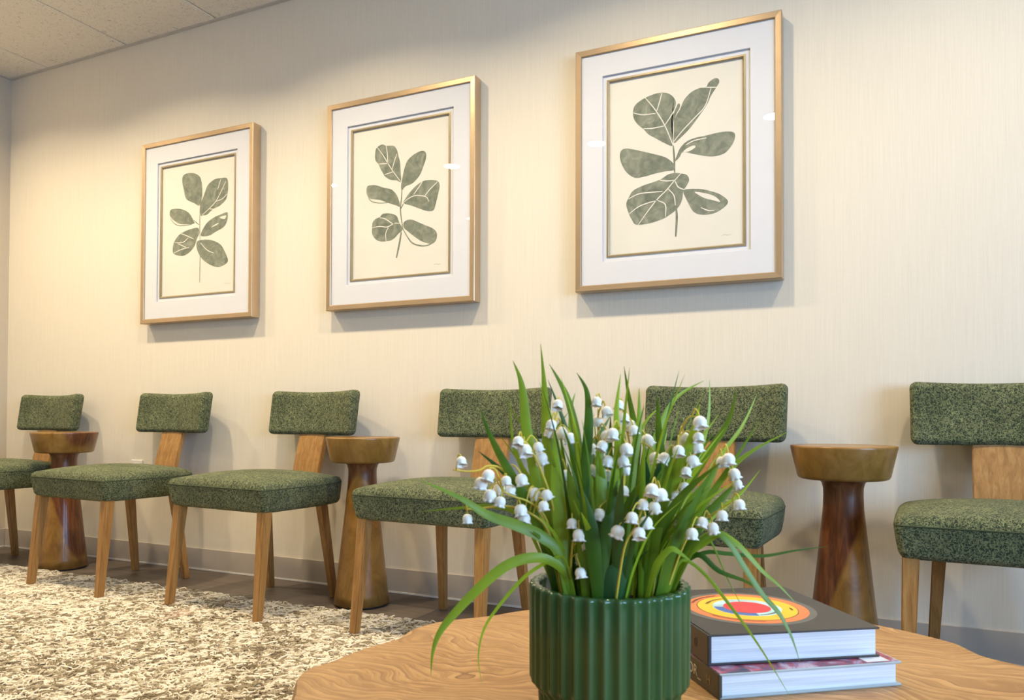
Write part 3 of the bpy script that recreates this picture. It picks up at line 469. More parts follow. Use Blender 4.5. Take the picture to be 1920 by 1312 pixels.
# outlet on the wall behind the second chair
def outlet():
    o = tag(empty('wall_outlet', (-3.653, 0, .492)), 'white outlet plate low on the wall behind the second chair from the left', 'outlet')
    bm = bmesh.new(); add_box(bm, (-.045, -.008, -.066), (.045, 0, .066), .004, 2); bm_obj('cover_plate', bm, M['white'], o)
    for z in (-.028, .028):
        bm = bmesh.new(); add_box(bm, (-.02, -.0105, z - .018), (.02, -.006, z + .018), .004, 2)
        for x in (-.008, .008): add_box(bm, (x - .0015, -.0112, z - .006), (x + .0015, -.0100, z + .007), mi=1)
        bm_obj('socket', bm, [M['white'], M['dark']], o)
outlet()

# ------------------------------------------------------------------ rug
def rug():
    r = tag(empty('area_rug', (0, 0, 0)), 'cream and taupe shaggy area rug under the chairs\' front legs and the coffee table', 'rug')
    X0, X1, Y0, Y1 = -4.55, -.35, -3.3, -.395
    box_obj('rug_backing', (X0, Y0, 0.0005), (X1, Y1, .008), M['rug'], r, .003, 2)
    n = 46000
    # denser where the picture shows it
    px = rng.uniform(X0 + .01, X1 - .01, n * 3); py = rng.uniform(-2.45, Y1 + .006, n * 3)
    keep = (py < Y1 - 0.0) & ((py - (-.40)) > (px - (-4.6)) * -0.62 - .6) 
    px, py = px[keep][:n], py[keep][:n]; n = len(px)
    ang = rng.normal(0.0, 0.75, n) + 0.25; ln = rng.uniform(.022, .062, n); wd = rng.uniform(.0011, .0023, n); hz = rng.uniform(.010, .017, n)
    S = 8
    amp = rng.uniform(-.014, .014, n); amp2 = rng.uniform(-.007, .007, n); ph = rng.uniform(0, 6.28, n)
    t = np.linspace(-.5, .5, S)
    u = t[None, :] * ln[:, None]; v = amp[:, None] * np.sin(t[None, :] * 5 + ph[:, None]) + amp2[:, None] * np.sin(t[None, :] * 11 + ph[:, None] * 2)
    z = .006 + (hz[:, None] - .006) * np.clip(1.25 - (2 * t[None, :]) ** 2 * 1.25, 0, 1)
    ca, sa = np.cos(ang)[:, None], np.sin(ang)[:, None]
    cx = px[:, None] + u * ca - v * sa; cy = py[:, None] + u * sa + v * ca
    tx = np.gradient(cx, axis=1); ty = np.gradient(cy, axis=1); tl = np.sqrt(tx ** 2 + ty ** 2) + 1e-9
    nx, ny = -ty / tl, tx / tl
    w = wd[:, None] * np.array([.5, .9, 1, 1, 1, 1, .9, .5])[None, :]
    V = np.empty((n, S, 3, 3))
    V[:, :, 0] = np.stack([cx - nx * w, cy - ny * w, z - .0028], -1)
    V[:, :, 1] = np.stack([cx, cy, z + .0012], -1)
    V[:, :, 2] = np.stack([cx + nx * w, cy + ny * w, z - .0028], -1)
    V = V.reshape(-1, 3)
    F = []
    for s in range(S - 1):
        for c in (0, 1):
            F.append([s * 3 + c, s * 3 + c + 1, (s + 1) * 3 + c + 1, (s + 1) * 3 + c])
    F = np.array(F)[None] + (np.arange(n) * S * 3)[:, None, None]; F = F.reshape(-1, 4)
    me = bpy.data.meshes.new('pile'); me.vertices.add(len(V)); me.vertices.foreach_set('co', V.ravel())
    me.loops.add(F.size); me.loops.foreach_set('vertex_index', F.ravel().astype(np.int32))
    me.polygons.add(len(F)); me.polygons.foreach_set('loop_start', (np.arange(len(F)) * 4).astype(np.int32))
    me.polygons.foreach_set('use_smooth', np.ones(len(F), bool)); me.update(calc_edges=True); me.validate()
    me.materials.append(M['pile'])
    stuff(link(bpy.data.objects.new('pile', me), r))
rug()

# ------------------------------------------------------------------ pictures
def picture(k, cx, cz, label):
    root = tag(empty('framed_print', (cx, 0, cz)), label, 'picture', 'framed leaf prints on the wall')
    Wd, Hd, T = .7876, .968, .0587
    hw, hh = Wd / 2, Hd / 2; fw = .0245
    bm = bmesh.new()
    ring = lambda w, h, y: [bm.verts.new((sx * w, y, sz * h)) for sx, sz in ((-1, 1), (1, 1), (1, -1), (-1, -1))]
    e = .0025
    loops = [ring(hw - .012, hh - .012, -.004), ring(hw - .0, hh - .0, -.004), ring(hw, hh, -T + e), ring(hw - e, hh - e, -T), ring(hw - fw + e, hh - fw + e, -T + .001), ring(hw - fw, hh - fw, -T + .004), ring(hw - fw, hh - fw, -.03), ring(hw - fw - .004, hh - fw - .004, -.03)]
    for a, b in zip(loops[:-1], loops[1:]):
        for i in range(4): bm.faces.new((a[i], a[(i + 1) % 4], b[(i + 1) % 4], b[i]))
    bm_obj('frame', bm, M['gold'], root)
    box_obj('back_panel', (-hw + .013, -.03, -hh + .013), (hw - .013, -.002, hh - .013), M['backing'], root)
    iw, ih = hw - fw - .0005, hh - fw - .0005
    def window(name, ow, oh, w, h, yf, yb, mat, bev, y_in):
        bm = bmesh.new()
        R = lambda w, h, y: [bm.verts.new((sx * w, y, sz * h)) for sx, sz in ((-1, 1), (1, 1), (1, -1), (-1, -1))]
        lp = [R(ow, oh, yb), R(ow, oh, yf), R(w + bev, h + bev, yf), R(w, h, y_in), R(w, h, yb)]
        for a, b in zip(lp[:-1], lp[1:]):
            for i in range(4): bm.faces.new((a[i], a[(i + 1) % 4], b[(i + 1) % 4], b[i]))
        return bm_obj(name, bm, mat, root)
    window('outer_mat', iw, ih, .2825, .3695, -.0500, -.0450, M['mat'], .0015, -.0460)
    window('inner_mat', iw - .002, ih - .002, .2640, .3510, -.0420, -.0380, M['mat'], .0015, -.0405)
    window('fillet', .2665, .3535, .2560, .3430, -.0445, -.0355, M['fillet'], .004, -.0415)
    print_ = box_obj('art_print', (-.30, -.0360, -.39), (.30, -.0310, .39), M['paper'], root)
    A = D['art'][k]; bm = bmesh.new()
    def poly(pts, y, mi, smooth=True):
        P = [Vector((x, 0, z)) for x, z in pts]
        if smooth: P = catmull(P, 4, True)
        vs = [bm.verts.new((q.x, y, q.z)) for q in P]
        try: f = bm.faces.new(vs); f.material_index = mi
        except ValueError: pass
    def stroke(pts, w, y, mi, taper=True):
        P = catmull([(x, 0, z) for x, z in pts], 5); m = len(P); prev = None
        for i, q in enumerate(P):
            t = P[min(i + 1, m - 1)] - P[max(i - 1, 0)]; t.normalize(); nn = Vector((-t.z, 0, t.x))
            ww = w / 2 * (0.55 + 0.45 * math.sin(PI * min(1, (i + .4) / m))) if taper else w / 2
            a, b = bm.verts.new((q.x + nn.x * ww, y, q.z + nn.z * ww)), bm.verts.new((q.x - nn.x * ww, y, q.z - nn.z * ww))
            if prev: bm.faces.new((prev[0], prev[1], b, a)).material_index = mi
            prev = (a, b)
    y0 = -.0362
    for pts, w in A['stem']: stroke(pts, w, y0, 0)
    for i, pts in enumerate(A['leaf']): poly(pts, y0 - .00005 * (i + 1), 0)
    for pts in A['white']: poly(pts, y0 - .0005, 1)
    for pts in A['vein']: stroke(pts, .0042, y0 - .0005, 1)
    for pts in A['sig']: stroke(pts, .0012, y0, 2)
    bmesh.ops.triangulate(bm, faces=[f for f in bm.faces if len(f.verts) > 4])
    for f in bm.faces:
        f.normal_update()
        if f.normal.y > 0: f.normal_flip()
    bm_obj('painted_leaves', bm, [M['paint'], M['paper'], M['fillet']], print_, recalc=False)
    bm = bmesh.new(); add_box(bm, (-iw, -.0535, -ih), (iw, -.0515, ih), mi=1); bm.normal_update()
    for f in bm.faces:
        if f.normal.y < -.9: f.material_index = 0
    bm_obj('glass', bm, [M['glass'], M['clear']], root)
picture(0, -3.5755 + .3938, 1.7778 - .0031, 'gold framed grey green leaf print, leftmost of three, with a thin straight stem')
picture(1, -2.3296 + .3938, 1.7778 - .0013, 'gold framed grey green leaf print hanging between two other framed prints')
picture(2, -1.0852 + .3938, 1.7778 + .0043, 'gold framed grey green leaf print, rightmost of three, a long leaf pointing up right')

# ------------------------------------------------------------------ chairs
def leg_bm(top, bot, ht, hb):
    bm = bmesh.new(); T, B = Vector(top), Vector(bot)
    vs = [bm.verts.new(c + Vector((sx * h, sy * h, 0))) for c, h in ((B, hb), (T, ht)) for sx, sy in ((-1, -1), (1, -1), (1, 1), (-1, 1))]
    bm.faces.new(vs[3::-1]); bm.faces.new(vs[4:])
    for i in range(4): bm.faces.new((vs[i], vs[(i + 1) % 4], vs[4 + (i + 1) % 4], vs[4 + i]))
    bmesh.ops.bevel(bm, geom=bm.edges[:], offset=.003, segments=2, affect='EDGES')
    return bm

SY0, SY1 = -.488, .004
def seat_def(x, y, z):
    t = max(0.0, min(1.0, (y + .20) / .2)); s = 1 - .16 * t * t
    zz = (z - .42) / .107
    s *= 1 - .055 * (1 - min(1, max(0, zz))) ** 1.6
    xx = x * s
    fy = y + (.014 * (1 - min(1, max(0, zz))) ** 1.6 if y < -.3 else 0)
    if zz > .5:
        e = max(0, 1 - (x / .29) ** 2) * max(0, 1 - ((y - (SY0 + SY1) / 2) / .247) ** 2)
        z += .036 * math.sqrt(e) * (zz - .5) * 2
    return (xx, fy, z)

def back_def(x, y, z):
    t = (z - .715) / .204
    y += .030 * t + .036 * (1 - (x / .26) ** 2)
    z += .010 * (min(1.0, (x / .253) ** 2) - 1) * max(0.0, t)
    return (x * (1 + .012 * t), y, z)

def make_chair(label):
    c = tag(empty('dining_chair'), label, 'chair', 'green chairs along the wall')
    seat = bm_obj('seat', rounded_box((-.292, SY0, .42), (.292, SY1, .53), .022, (16, 14, 4), 4, seat_def), M['fabric'], c, True)
    bm = bmesh.new(); pts = []
    a, b, r = .2905, (SY1 - SY0) / 2 - .0005, .022
    for cx, cy, a0 in ((a - r, b - r, 0), (-a + r, b - r, 90), (-a + r, -b + r, 180), (a - r, -b + r, 270)):
        for j in range(5):
            th = math.radians(a0 + 22.5 * j); pts.append((cx + r * math.cos(th), cy + r * math.sin(th) + (SY0 + SY1) / 2))
    full = []
    for i, q in enumerate(pts):
        q2 = pts[(i + 1) % len(pts)]; L = math.hypot(q2[0] - q[0], q2[1] - q[1]); m = max(1, int(L / .04))
        full += [(q[0] + (q2[0] - q[0]) * j / m, q[1] + (q2[1] - q[1]) * j / m) for j in range(m)]
    P = []
    for x, y in full:
        q = seat_def(x, y, .511); P.append((q[0], q[1], .5125))
    tube(bm, P, .0026, 6, True); bm_obj('piping', bm, M['piping'], seat, True)
    bm_obj('backrest', rounded_box((-.253, .014, .713), (.253, .084, .921), .024, (16, 3, 8), 4, back_def), M['fabric'], c, True)
    # flat back post, leaning slightly
    bm = bmesh.new(); rows = []
    for z, y in ((.40, .008), (.50, .010), (.58, .026), (.66, .047), (.735, .068), (.80, .085)):
        rows.append([bm.verts.new((sx * .080, y + dy, z)) for sx, dy in ((-1, 0), (1, 0), (1, .024), (-1, .024))])
    for A, B in zip(rows[:-1], rows[1:]):
        for i in range(4): bm.faces.new((A[i], A[(i + 1) % 4], B[(i + 1) % 4], B[i]))
    bm.faces.new(rows[0][::-1]); bm.faces.new(rows[-1])
    bmesh.ops.recalc_face_normals(bm, faces=bm.faces)
    es = [e for e in bm.edges if len(e.link_faces) == 2 and abs(e.calc_face_angle(0)) > .9]
    bmesh.ops.bevel(bm, geom=es, offset=.003, segments=2, affect='EDGES')
    bm_obj('back_post', bm, M['oak'], c)
    for s in (-1, 1):
        bm_obj('leg', leg_bm((s * .250, -.445, .428), (s * .262, -.487, .0125), .0215, .0150), M['oak'], c)
    for s in (-1, 1):
        bm_obj('leg', leg_bm((s * .172, -.055, .428), (s * .197, .002, 0.0), .0200, .0145), M['oak'], c)
    return c

def copy_tree(o, parent=None):
    kids = list(o.children)
    n = o.copy(); COL.objects.link(n)
    if parent is not None: n.parent = parent
    for ch in kids: copy_tree(ch, n)
    return n

CH = [(-4.250, -.170, -.047, 'green upholstered chair with oak legs at the far left, mostly behind the leftmost pedestal table'),
      (-3.270, -.172, -.075, 'green upholstered chair with oak legs standing just right of the leftmost pedestal table'),
      (-2.367, -.172, -.083, 'green upholstered chair with oak legs just left of the middle pedestal table'),
      (-1.431, -.172, -.047, 'green upholstered chair just right of the middle pedestal table, partly behind the plant'),
      (-.537, -.173, -.082, 'green upholstered chair left of the rightmost pedestal table, largely hidden behind the potted grass'),
      (.355, -.173, -.045, 'green upholstered chair at the far right, just right of the rightmost pedestal table')]
first = None
for x, y, rz, lab in CH:
    if first is None: first = c = make_chair(lab)
    else: c = copy_tree(first)
    c['label'] = lab; c.location = (x, y, 0); c.rotation_euler = (0, 0, rz)

# ------------------------------------------------------------------ pedestal tables
def make_pedestal(label):
    t = tag(empty('pedestal_side_table'), label, 'side table', 'wooden pedestal tables between the chairs')
    prof = [(0, .004), (.100, .004), (.108, .006)] + [(.1165 - .0005 * 0, .010)]
    for i in range(1, 13):
        u = i / 12; prof.append((.117 + (.0615 - .117) * (u ** .93), .010 + .50 * u))
    prof += [(.0600, .55), (.0605, .575), (.065, .592), (.074, .602), (.078, .606), (0, .606)]
    v, f = lathe(prof, 56); o = mesh_obj('pedestal', v, f, M['pedestal'], t)
    v, f = lathe([(0, 0), (.102, 0), (.104, .005), (.09, .006)], 48); mesh_obj('foot_pad', v, f, M['dark'], t)
    prof = [(0, .604), (.125, .604), (.133, .607), (.1375, .614), (.158, .703), (.1583, .708), (.156, .711), (.150, .7112), (.146, .7100), (.08, .7095), (0, .7095)]
    v, f = lathe(prof, 64, lambda r, z, th: r * (1 + .012 * math.sin(2 * th + 1) + .006 * math.sin(5 * th)))
    mesh_obj('table_top', v, f, M['pedtop'], t)
    return t
PT = [(-3.865, -.275, -3.05, 'round wooden pedestal table at the far left, in front of the leftmost chair'),
      (-1.985, -.235, -1.0, 'round wooden pedestal table, middle of the three, between two green chairs'),
      (-.094, -.262, 0.0, 'round wooden pedestal table on the right, behind the stacked books')]
first = None
for x, y, rz, lab in PT:
    if first is None: first = c = make_pedestal(lab)
    else: c = copy_tree(first)
    c['label'] = lab; c.location = (x, y, 0); c.rotation_euler = (0, 0, rz)

# ------------------------------------------------------------------ coffee table
TZ = .44
def coffee_table():
    cx, cy = -.2, -2.05
    t = tag(empty('coffee_table', (cx, cy, 0)), 'low live-edge wooden slab coffee table in front, under the plant and books', 'coffee table')
    out = [(-.672, -2.182), (-.722, -2.115), (-.736, -2.075), (-.729, -2.034), (-.725, -1.971), (-.716, -1.932), (-.706, -1.893), (-.713, -1.842), (-.709, -1.805), (-.689, -1.758), (-.635, -1.695), (-.591, -1.626),
           (-.48, -1.515), (-.33, -1.445), (-.16, -1.425), (-.06, -1.437), (.008, -1.459), (.054, -1.481), (.092, -1.505), (.117, -1.526), (.136, -1.561), (.152, -1.585), (.197, -1.612), (.27, -1.665), (.35, -1.76),
           (.40, -1.9), (.41, -2.08), (.36, -2.27), (.24, -2.42), (.05, -2.53), (-.18, -2.57), (-.38, -2.52), (-.53, -2.41), (-.62, -2.29)]
    P = catmull([(x - cx, y - cy, 0) for x, y in out], 5, True); m = len(P)
    N = []
    for i in range(m):
        d = P[(i + 1) % m] - P[i - 1]; N.append(Vector((-d.y, d.x, 0)).normalized())   # clockwise outline: left of travel is outside
    bm = bmesh.new(); rings = []
    for off, z in ((-.010, TZ), (-.003, TZ - .0015), (.0, TZ - .006), (.002, TZ - .02), (.006, TZ - .04), (-.002, TZ - .058), (-.02, TZ - .068)):
        rings.append([bm.verts.new((P[i].x + N[i].x * (off + (.004 * math.sin(i * .7 + z * 90) if off > -.002 and z < TZ - .01 else 0)), P[i].y + N[i].y * off, z)) for i in range(m)])
    for k, (A, B) in enumerate(zip(rings[:-1], rings[1:])):
        for i in range(m):
            f = bm.faces.new((A[i], A[(i + 1) % m], B[(i + 1) % m], B[i])); f.smooth = True; f.material_index = 0 if k < 2 else 1
    top = bm.faces.new(rings[0]); bot = bm.faces.new(rings[-1])
    bmesh.ops.triangulate(bm, faces=[top, bot])
    sl = bm_obj('slab_top', bm, [M['slab'], M['bark']], t)
    prof = [(0, .0085), (.27, .0085), (.285, .03), (.25, .12), (.22, .22), (.235, .31), (.27, TZ - .068), (0, TZ - .068)]
    v, f = lathe(prof, 60, lambda r, z, th: r * (1 + .09 * math.sin(3 * th + 4 * z) + .05 * math.sin(7 * th + 1)))
    mesh_obj('trunk_base', v, f, M['bark'], t)
coffee_table()

# ------------------------------------------------------------------ books
def text_mesh(name, body, size, mat, parent, mw, depth=.0002):
    cu = bpy.data.curves.new(name, 'FONT'); cu.body = body; cu.size = size; cu.extrude = depth; cu.align_x = 'CENTER'; cu.align_y = 'CENTER'
    tmp = bpy.data.objects.new(name + '_src', cu); COL.objects.link(tmp)
    dg = bpy.context.evaluated_depsgraph_get(); me = bpy.data.meshes.new_from_object(tmp.evaluated_get(dg))
    bpy.data.objects.remove(tmp); bpy.data.curves.remove(cu)
    me.materials.clear(); me.materials.append(mat)
    o = bpy.data.objects.new(name, me); link(o, parent); o.matrix_local = mw
    return o

def book(name, loc, rz, w, d, h, ct, over, mats, label, spine_mat):
    """origin: front-left bottom corner; x along the visible fore page edge, y to the back, spine along the x = 0 side."""
    b = tag(empty(name, loc, rz), label, 'book', 'books stacked on the coffee table')
    bm = bmesh.new()
    add_box(bm, (0.0, 0, 0), (w, d, ct), .0008, 1); add_box(bm, (0.0, 0, h - ct), (w, d, h), .0008, 1)
    cover = bm_obj('cover', bm, mats[0], b)
    bm = bmesh.new(); add_box(bm, (-.0015, 0, .0), (.004, d, h), .0014, 2); bm_obj('spine', bm, spine_mat, b)
    bm = bmesh.new(); add_box(bm, (.004, over, ct), (w - over * 1.6, d - over, h - ct)); bm_obj('page_block', bm, mats[1], b)
    return b

def books():
    r1 = math.atan2(.161, .212)
    low = book('hardcover_book', (-.181, -1.946, TZ), r1, .266, .275, .0325, .0032, .004, (M['greycloth'], M['pages']), 'hardcover book with a pink floral cover lying on the table under the black book', M['olive'])
    # jacket picture on the upper board and a white band at its right end
    box_obj('jacket_picture', (.0005, .0015, .0322), (.262, .2735, .0331), M['floral'], low)
    box_obj('white_band', (.216, .004, .0330), (.250, .2725, .0334), M['whitep'], low)
    rot = Matrix.Rotation(-PI / 2, 4, 'Z') @ Matrix.Rotation(PI / 2, 4, 'X')
    text_mesh('spine_title', 'OR_', .020, M['cream'], low, Matrix.Translation((-.0018, .070, .0165)) @ rot)
    text_mesh('spine_emblem', 'H', .017, M['tan'], low, Matrix.Translation((-.0018, .028, .0160)) @ rot)
    r2 = math.atan2(.141, .202)
    top = book('hardcover_book', (-.199, -1.922, TZ + .0334), r2, .248, .256, .0405, .0028, .003, (M['black'], M['pages']), 'thick black hardcover book on top of the stack with a coloured target on its cover', M['black'])
    C = Vector((.247 / 2 - .006, .128, .0405))
    def disc(bm, R, z, r0=0.0, n=72):
        vs = [bm.verts.new((C.x + R * math.cos(2 * PI * i / n), C.y + R * math.sin(2 * PI * i / n), C.z + z)) for i in range(n)]
        vb = [bm.verts.new((C.x + R * math.cos(2 * PI * i / n), C.y + R * math.sin(2 * PI * i / n), C.z + z - .00016)) for i in range(n)]
        bm.faces.new(vs)
        for i in range(n): bm.faces.new((vb[i], vb[(i + 1) % n], vs[(i + 1) % n], vs[i]))
    em = empty('cover_emblem'); em.parent = top
    for nm, R, z, mt in (('grey_ring', .0985, .00018, 'greyring'), ('orange_ring', .0880, .00034, 'orange'), ('dark_line', .0735, .00050, 'brownink'), ('yellow_ring', .0722, .00066, 'yellow'), ('pale_blue_ring', .0500, .00082, 'lblue'), ('red_disc', .0345, .00114, 'red')):
        bm = bmesh.new(); disc(bm, R, z); bm_obj(nm, bm, M[mt], em)
    bm = bmesh.new()
    n = 24; a0, a1 = math.radians(165), math.radians(265)
    for i in range(n):
        t0, t1 = a0 + (a1 - a0) * i / n, a0 + (a1 - a0) * (i + 1) / n
        bm.faces.new([bm.verts.new((C.x + r * math.cos(t), C.y + r * math.sin(t), C.z + .0009)) for r, t in ((.049, t0), (.049, t1), (.035, t1), (.035, t0))])
    bm_obj('blue_arc', bm, M['blue'], em)
    # unreadably small ring lettering: short strokes
    rnd = random.Random(3)
    for R, a, b, z, hgt in ((.0805, 100, 150, .00042, .006), (.0775, 205, 262, .00042, .005), (.0590, 95, 150, .00074, .006), (.0445, 268, 325, .0009, .006), (.0640, 335, 350, .00074, .005)):
        th = a; bm = bmesh.new()
        while th < b:
            wd = rnd.uniform(.8, 1.8) * .045 / R
            for kx in range(2):
                q0 = math.radians(th + kx * wd * .55); q1 = q0 + math.radians(wd * .3); r0, r1b = R - hgt / 2 * rnd.uniform(.5, 1), R + hgt / 2 * rnd.uniform(.5, 1)
                bm.faces.new([bm.verts.new((C.x + r * math.cos(t), C.y + r * math.sin(t), C.z + z)) for r, t in ((r0, q0), (r1b, q0), (r1b, q1), (r0, q1))])
            th += wd * 1.25
        bm_obj('ring_lettering', bm, M['ink'], em)
    text_mesh('spine_mark', '0', .020, M['brownink'], top, Matrix.Translation((-.0018, .040, .020)) @ rot)
books()

# ------------------------------------------------------------------ potted plant
def plant():
    px, py = D['pot'][0], D['pot'][1]; rz = D['pot'][2]
    root = tag(empty('potted_plant', (px, py, TZ)), 'grassy plant with white bell flowers in a ribbed green pot on the coffee table', 'plant')
    O = Vector((px, py, TZ)); hR = rz - TZ
    NF = 36
    def flute(r, z, th):
        if r < .0835 and not (z < .055 and r > .06): return r
        k = math.sqrt(math.cos(NF * th / 2) ** 2 + .015)
        return r - .0042 * min(1.0, k)
    Z1 = .0505
    prof = [(0, 0.0), (.070, 0.0), (.0815, .001), (.0835, .004), (.0845, Z1 - .016), (.0845, Z1 - .011), (.0885, Z1 - .006), (.0940, Z1), (.0950, Z1 + .004), (.0956, hR - .012), (.0956, hR - .004), (.0950, hR - .001), (.0930, hR), (.0880, hR), (.0833, hR - .0012), (.0818, hR - .004), (.0805, hR - .03), (0, hR - .03)]
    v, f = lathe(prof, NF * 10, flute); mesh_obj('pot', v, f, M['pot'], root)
    bm = bmesh.new(); n = 40
    c = bm.verts.new((0, 0, hR - .017)); rr = [[bm.verts.new((q * math.cos(2 * PI * i / n), q * math.sin(2 * PI * i / n), hR - .019 + random.uniform(-.004, .004))) for i in range(n)] for q in (.03, .055, .0795)]
    for i in range(n):
        bm.faces.new((c, rr[0][i], rr[0][(i + 1) % n]))
        for A, B in zip(rr[:-1], rr[1:]): bm.faces.new((A[i], B[i], B[(i + 1) % n], A[(i + 1) % n]))
    bm_obj('soil', bm, M['soil'], root, True)
    view = Vector((px, py + 2.955, 0)).normalized()
    verts, faces, fm = [], [], []
    def blade(pts, w, mi, twist):
        P = catmull(pts, 5); m = len(P); base = len(verts)
        for i, q in enumerate(P):
            t = (P[min(i + 1, m - 1)] - P[max(i - 1, 0)]).normalized()
            d = t.cross(view)
            if d.length < .2: d = t.cross(Vector((0, 0, 1)))
            d.normalize(); d = Matrix.Rotation(twist, 3, t) @ d
            nn = t.cross(d).normalized()
            u = i / (m - 1)                                   # 0 root .. 1 tip
            ww = w * (0.55 + .45 * min(1, u / .3)) * max(0.04, 1 - max(0, (u - .45) / .55) ** 1.5)
            for s, hgt in ((-1, 0), (0, .28), (1, 0)):
                verts.append(q + d * (ww * s) + nn * (ww * hgt))
        for i in range(m - 1):
            for c in (0, 1):
                a = base + i * 3 + c; faces.append((a, a + 1, a + 4, a + 3)); fm.append(mi)
    rnd = random.Random(11)
    def inside(q, z=None):
        v = Vector((q.x, q.y, 0))
        if v.length > .070: v *= .070 / v.length
        return Vector((v.x, v.y, hR - .022 if z is None else z))
    for pts, w in D['blade']:
        P = [Vector(q) - O for q in pts][::-1]                # root first
        P[0] = inside(P[0])
        broad = w > .0084 and w != .0085
        blade(P, w, 1 if broad else 0, rnd.uniform(-.5, .5))
    for i in range(95):
        a = rnd.uniform(0, 2 * PI); r0 = .062 * math.sqrt(rnd.random()); lean = rnd.uniform(-.2, .95); a2 = a + rnd.uniform(-.6, .6)
        h = rnd.uniform(.10, .235) * (1 - .3 * max(0, lean)); b = Vector((r0 * math.cos(a), r0 * math.sin(a), hR - .022)); out = Vector((math.cos(a2), math.sin(a2), 0))
        P = [b, b + out * lean * h * .16 + Vector((0, 0, h * .4)), b + out * lean * h * .40 + Vector((0, 0, h * .75)), b + out * lean * h * .75 + Vector((0, 0, h))]
        blade(P, rnd.choice((.003, .0042, .0055, .0065)), 0 if rnd.random() < .72 else 1, rnd.uniform(-1.2, 1.2))
    for i in range(34):
        a = rnd.uniform(0, 2 * PI); r0 = .058 * math.sqrt(rnd.random()); lean = rnd.uniform(.1, .75); a2 = a + rnd.uniform(-.5, .5)
        h = rnd.uniform(.20, .30) * (1 - .3 * lean); b = Vector((r0 * math.cos(a), r0 * math.sin(a), hR - .022)); out = Vector((math.cos(a2), math.sin(a2), 0))
        P = [b, b + out * lean * h * .15 + Vector((0, 0, h * .4)), b + out * lean * h * .38 + Vector((0, 0, h * .75)), b + out * lean * h * .66 + Vector((0, 0, h))]
        blade(P, rnd.choice((.0018, .0026, .0034, .0042)), 0, rnd.uniform(-.9, .9))
    mesh_obj('grass_foliage', verts, faces, [M['leaf'], M['leafdark']], root, True, fm)
    # a small blue-grey plastic stake among the stems
    bm = bmesh.new(); fwd = -view; side = Vector((view.y, -view.x, 0)); c0 = fwd * .066
    rows = []
    for z, w in ((hR - .02, .0035), (hR + .012, .0048), (hR + .026, .005), (hR + .032, .003)):
        rows.append([bm.verts.new(c0 + side * (s * w - .004 + z * .05) + fwd * dy + Vector((0, 0, z))) for s, dy in ((-1, 0), (1, 0), (1, -.0015), (-1, -.0015))])
    for A, B in zip(rows[:-1], rows[1:]):
        for i in range(4): bm.faces.new((A[i], A[(i + 1) % 4], B[(i + 1) % 4], B[i]))
    bm.faces.new(rows[-1]); bm_obj('plastic_stake', bm, M['tagm'], root)
    # bell flower: globe with six flared lobes, mouth down, origin where it hangs from its stalk
    prof = [(.0006, 0), (.0035, -.0006), (.0058, -.0026), (.0071, -.0058), (.0072, -.0086), (.0064, -.0108), (.0064, -.0120), (.0076, -.0138), (.0070, -.0134), (.0058, -.0118), (.0058, -.0095)]
    bv, bf = lathe(prof, 24, lambda r, z, th: r * (1 + (.20 * math.cos(6 * th) if z < -.0112 else .03 * math.cos(6 * th) if z < -.004 else 0)))
    bell0 = None
    for k, (st, bells) in enumerate(D['spray']):
        S = [Vector(q) - O for q in st]; S[0] = inside(S[0])
        C2 = catmull(S, 6); bm = bmesh.new()
        tube(bm, C2, [.0016 * (1 - .45 * i / len(C2)) for i in range(len(C2))], 6)
        hang = []
        for q in bells:
            p = Vector(q) - O + Vector((0, 0, .0072)); near = min(C2[4:], key=lambda c: (c - p).length + (.01 if c.z < p.z else 0))
            mid = (near + p) / 2 + Vector((0, 0, .006 + .15 * (near - p).length)); tip = p + Vector((0, 0, .002))
            tube(bm, catmull([near, mid, tip, p], 3), .00095, 5); hang.append((p, near))
        stem = bm_obj('flower_stem', bm, M['stemy'], root, True)
        for p, near in hang:
            if bell0 is None:
                bell0 = mesh_obj('bell_flower', bv, bf, M['petal'], stem); o = bell0
            else:
                o = bell0.copy(); COL.objects.link(o); o.parent = stem
            o.location = p
            d = p - near; az = math.atan2(d.y, d.x); s = rnd.uniform(.78, 1.05)
            o.rotation_euler = Matrix.Rotation(rnd.uniform(.1, .55), 3, Vector((math.sin(az), -math.cos(az), 0))).to_euler()
            o.scale = (s, s, s)
plant()

# ------------------------------------------------------------------ lamps and daylight
def downlight(x, y):
    o = tag(empty('recessed_downlight', (x, y, CZ)), 'round white recessed downlight set in the tiled ceiling', 'ceiling light', 'recessed downlights in the ceiling')
    v, f = lathe([(.068, -.001), (.070, -.005), (.088, -.004), (.092, .001)], 40); mesh_obj('trim_ring', v, f, M['white'], o)
    v, f = lathe([(0, -.0015), (.069, -.0015)], 40); mesh_obj('lens', v, f, M['lens'], o)
    return o

def area(name, loc, size, col, power, rot, shape='DISK', sy=None, spread=PI):
    l = bpy.data.lights.new(name, 'AREA'); l.shape = shape; l.size = size
    if sy: l.size_y = sy
    l.color = col; l.energy = power; l.spread = spread
    o = bpy.data.objects.new(name, l); o.location = loc; o.rotation_euler = rot; COL.objects.link(o)
    return o

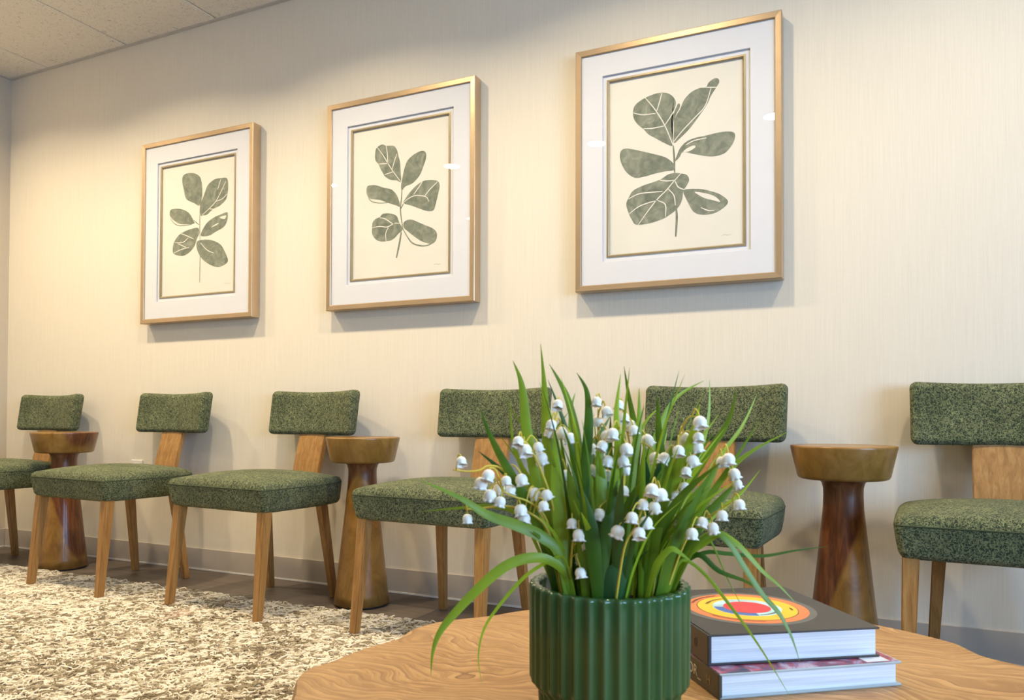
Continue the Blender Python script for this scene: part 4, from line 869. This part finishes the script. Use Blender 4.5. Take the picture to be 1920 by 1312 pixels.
ROWS = [(-.97, [(-4.42,.9),(-3.36,1.05),(-2.11,1.0),(-.86,.9),(.40,.66),(1.65,.4)], 24.0, 140),
        (-2.65, [(-4.39,1.1),(-3.14,1.0),(-1.89,.8),(-.62,.4),(.63,.2),(1.88,.15)], 6.0, 150),
        (-4.21, [(-3.78,1.0)], 6.0, 150)]
first = None
for y, xs, pw, spread in ROWS:
    for x, k in xs:
        if first is None: first = o = downlight(x, y)
        else: o = copy_tree(first)
        o.location = (x, y, CZ)
        area('downlight_lamp', (x, y, CZ - .006), .13, (1.0, 0.835, 0.57), pw * k, (0, 0, 0), spread=math.radians(spread))
area('daylight', (XR + .35, -3.55, 1.4), 3.6, (0.37, 0.62, 1.0), 300.0, (0, PI / 2, 0), 'RECTANGLE', 1.7)
bpy.data.objects['daylight'].data.size = 1.5; bpy.data.objects['daylight'].data.size_y = 3.6

w = bpy.data.worlds.new('world'); scene.world = w; w.use_nodes = True
w.node_tree.nodes['Background'].inputs[0].default_value = (0.62, 0.78, 1.0, 1); w.node_tree.nodes['Background'].inputs[1].default_value = 1.0

# ------------------------------------------------------------------ camera
K = D['cam']
cd = bpy.data.cameras.new('camera'); cd.sensor_width = 36.0; cd.sensor_fit = 'HORIZONTAL'; cd.lens = K['lens']; cd.shift_y = K['shift']
cd.clip_start = .05; cd.dof.use_dof = True; cd.dof.focus_distance = 2.9; cd.dof.aperture_fstop = 13.0
cam = bpy.data.objects.new('camera', cd); COL.objects.link(cam)
fw, r, u = Vector(K['fwd']), Vector(K['r']), Vector(K['u'])
mw = Matrix((r, u, -fw)).transposed().to_4x4(); mw.translation = Vector(K['loc']); cam.matrix_world = mw
scene.camera = cam

scene.cycles.adaptive_threshold = 0.015; scene.cycles.max_bounces = 7; scene.cycles.diffuse_bounces = 4; scene.cycles.glossy_bounces = 3; scene.cycles.transmission_bounces = 4
scene.cycles.caustics_reflective = False; scene.cycles.caustics_refractive = False
scene.view_settings.view_transform = 'Standard'; scene.view_settings.look = 'None'
scene.view_settings.gamma = 1.0; scene.view_settings.use_curve_mapping = False
scene.view_settings.exposure = -0.11
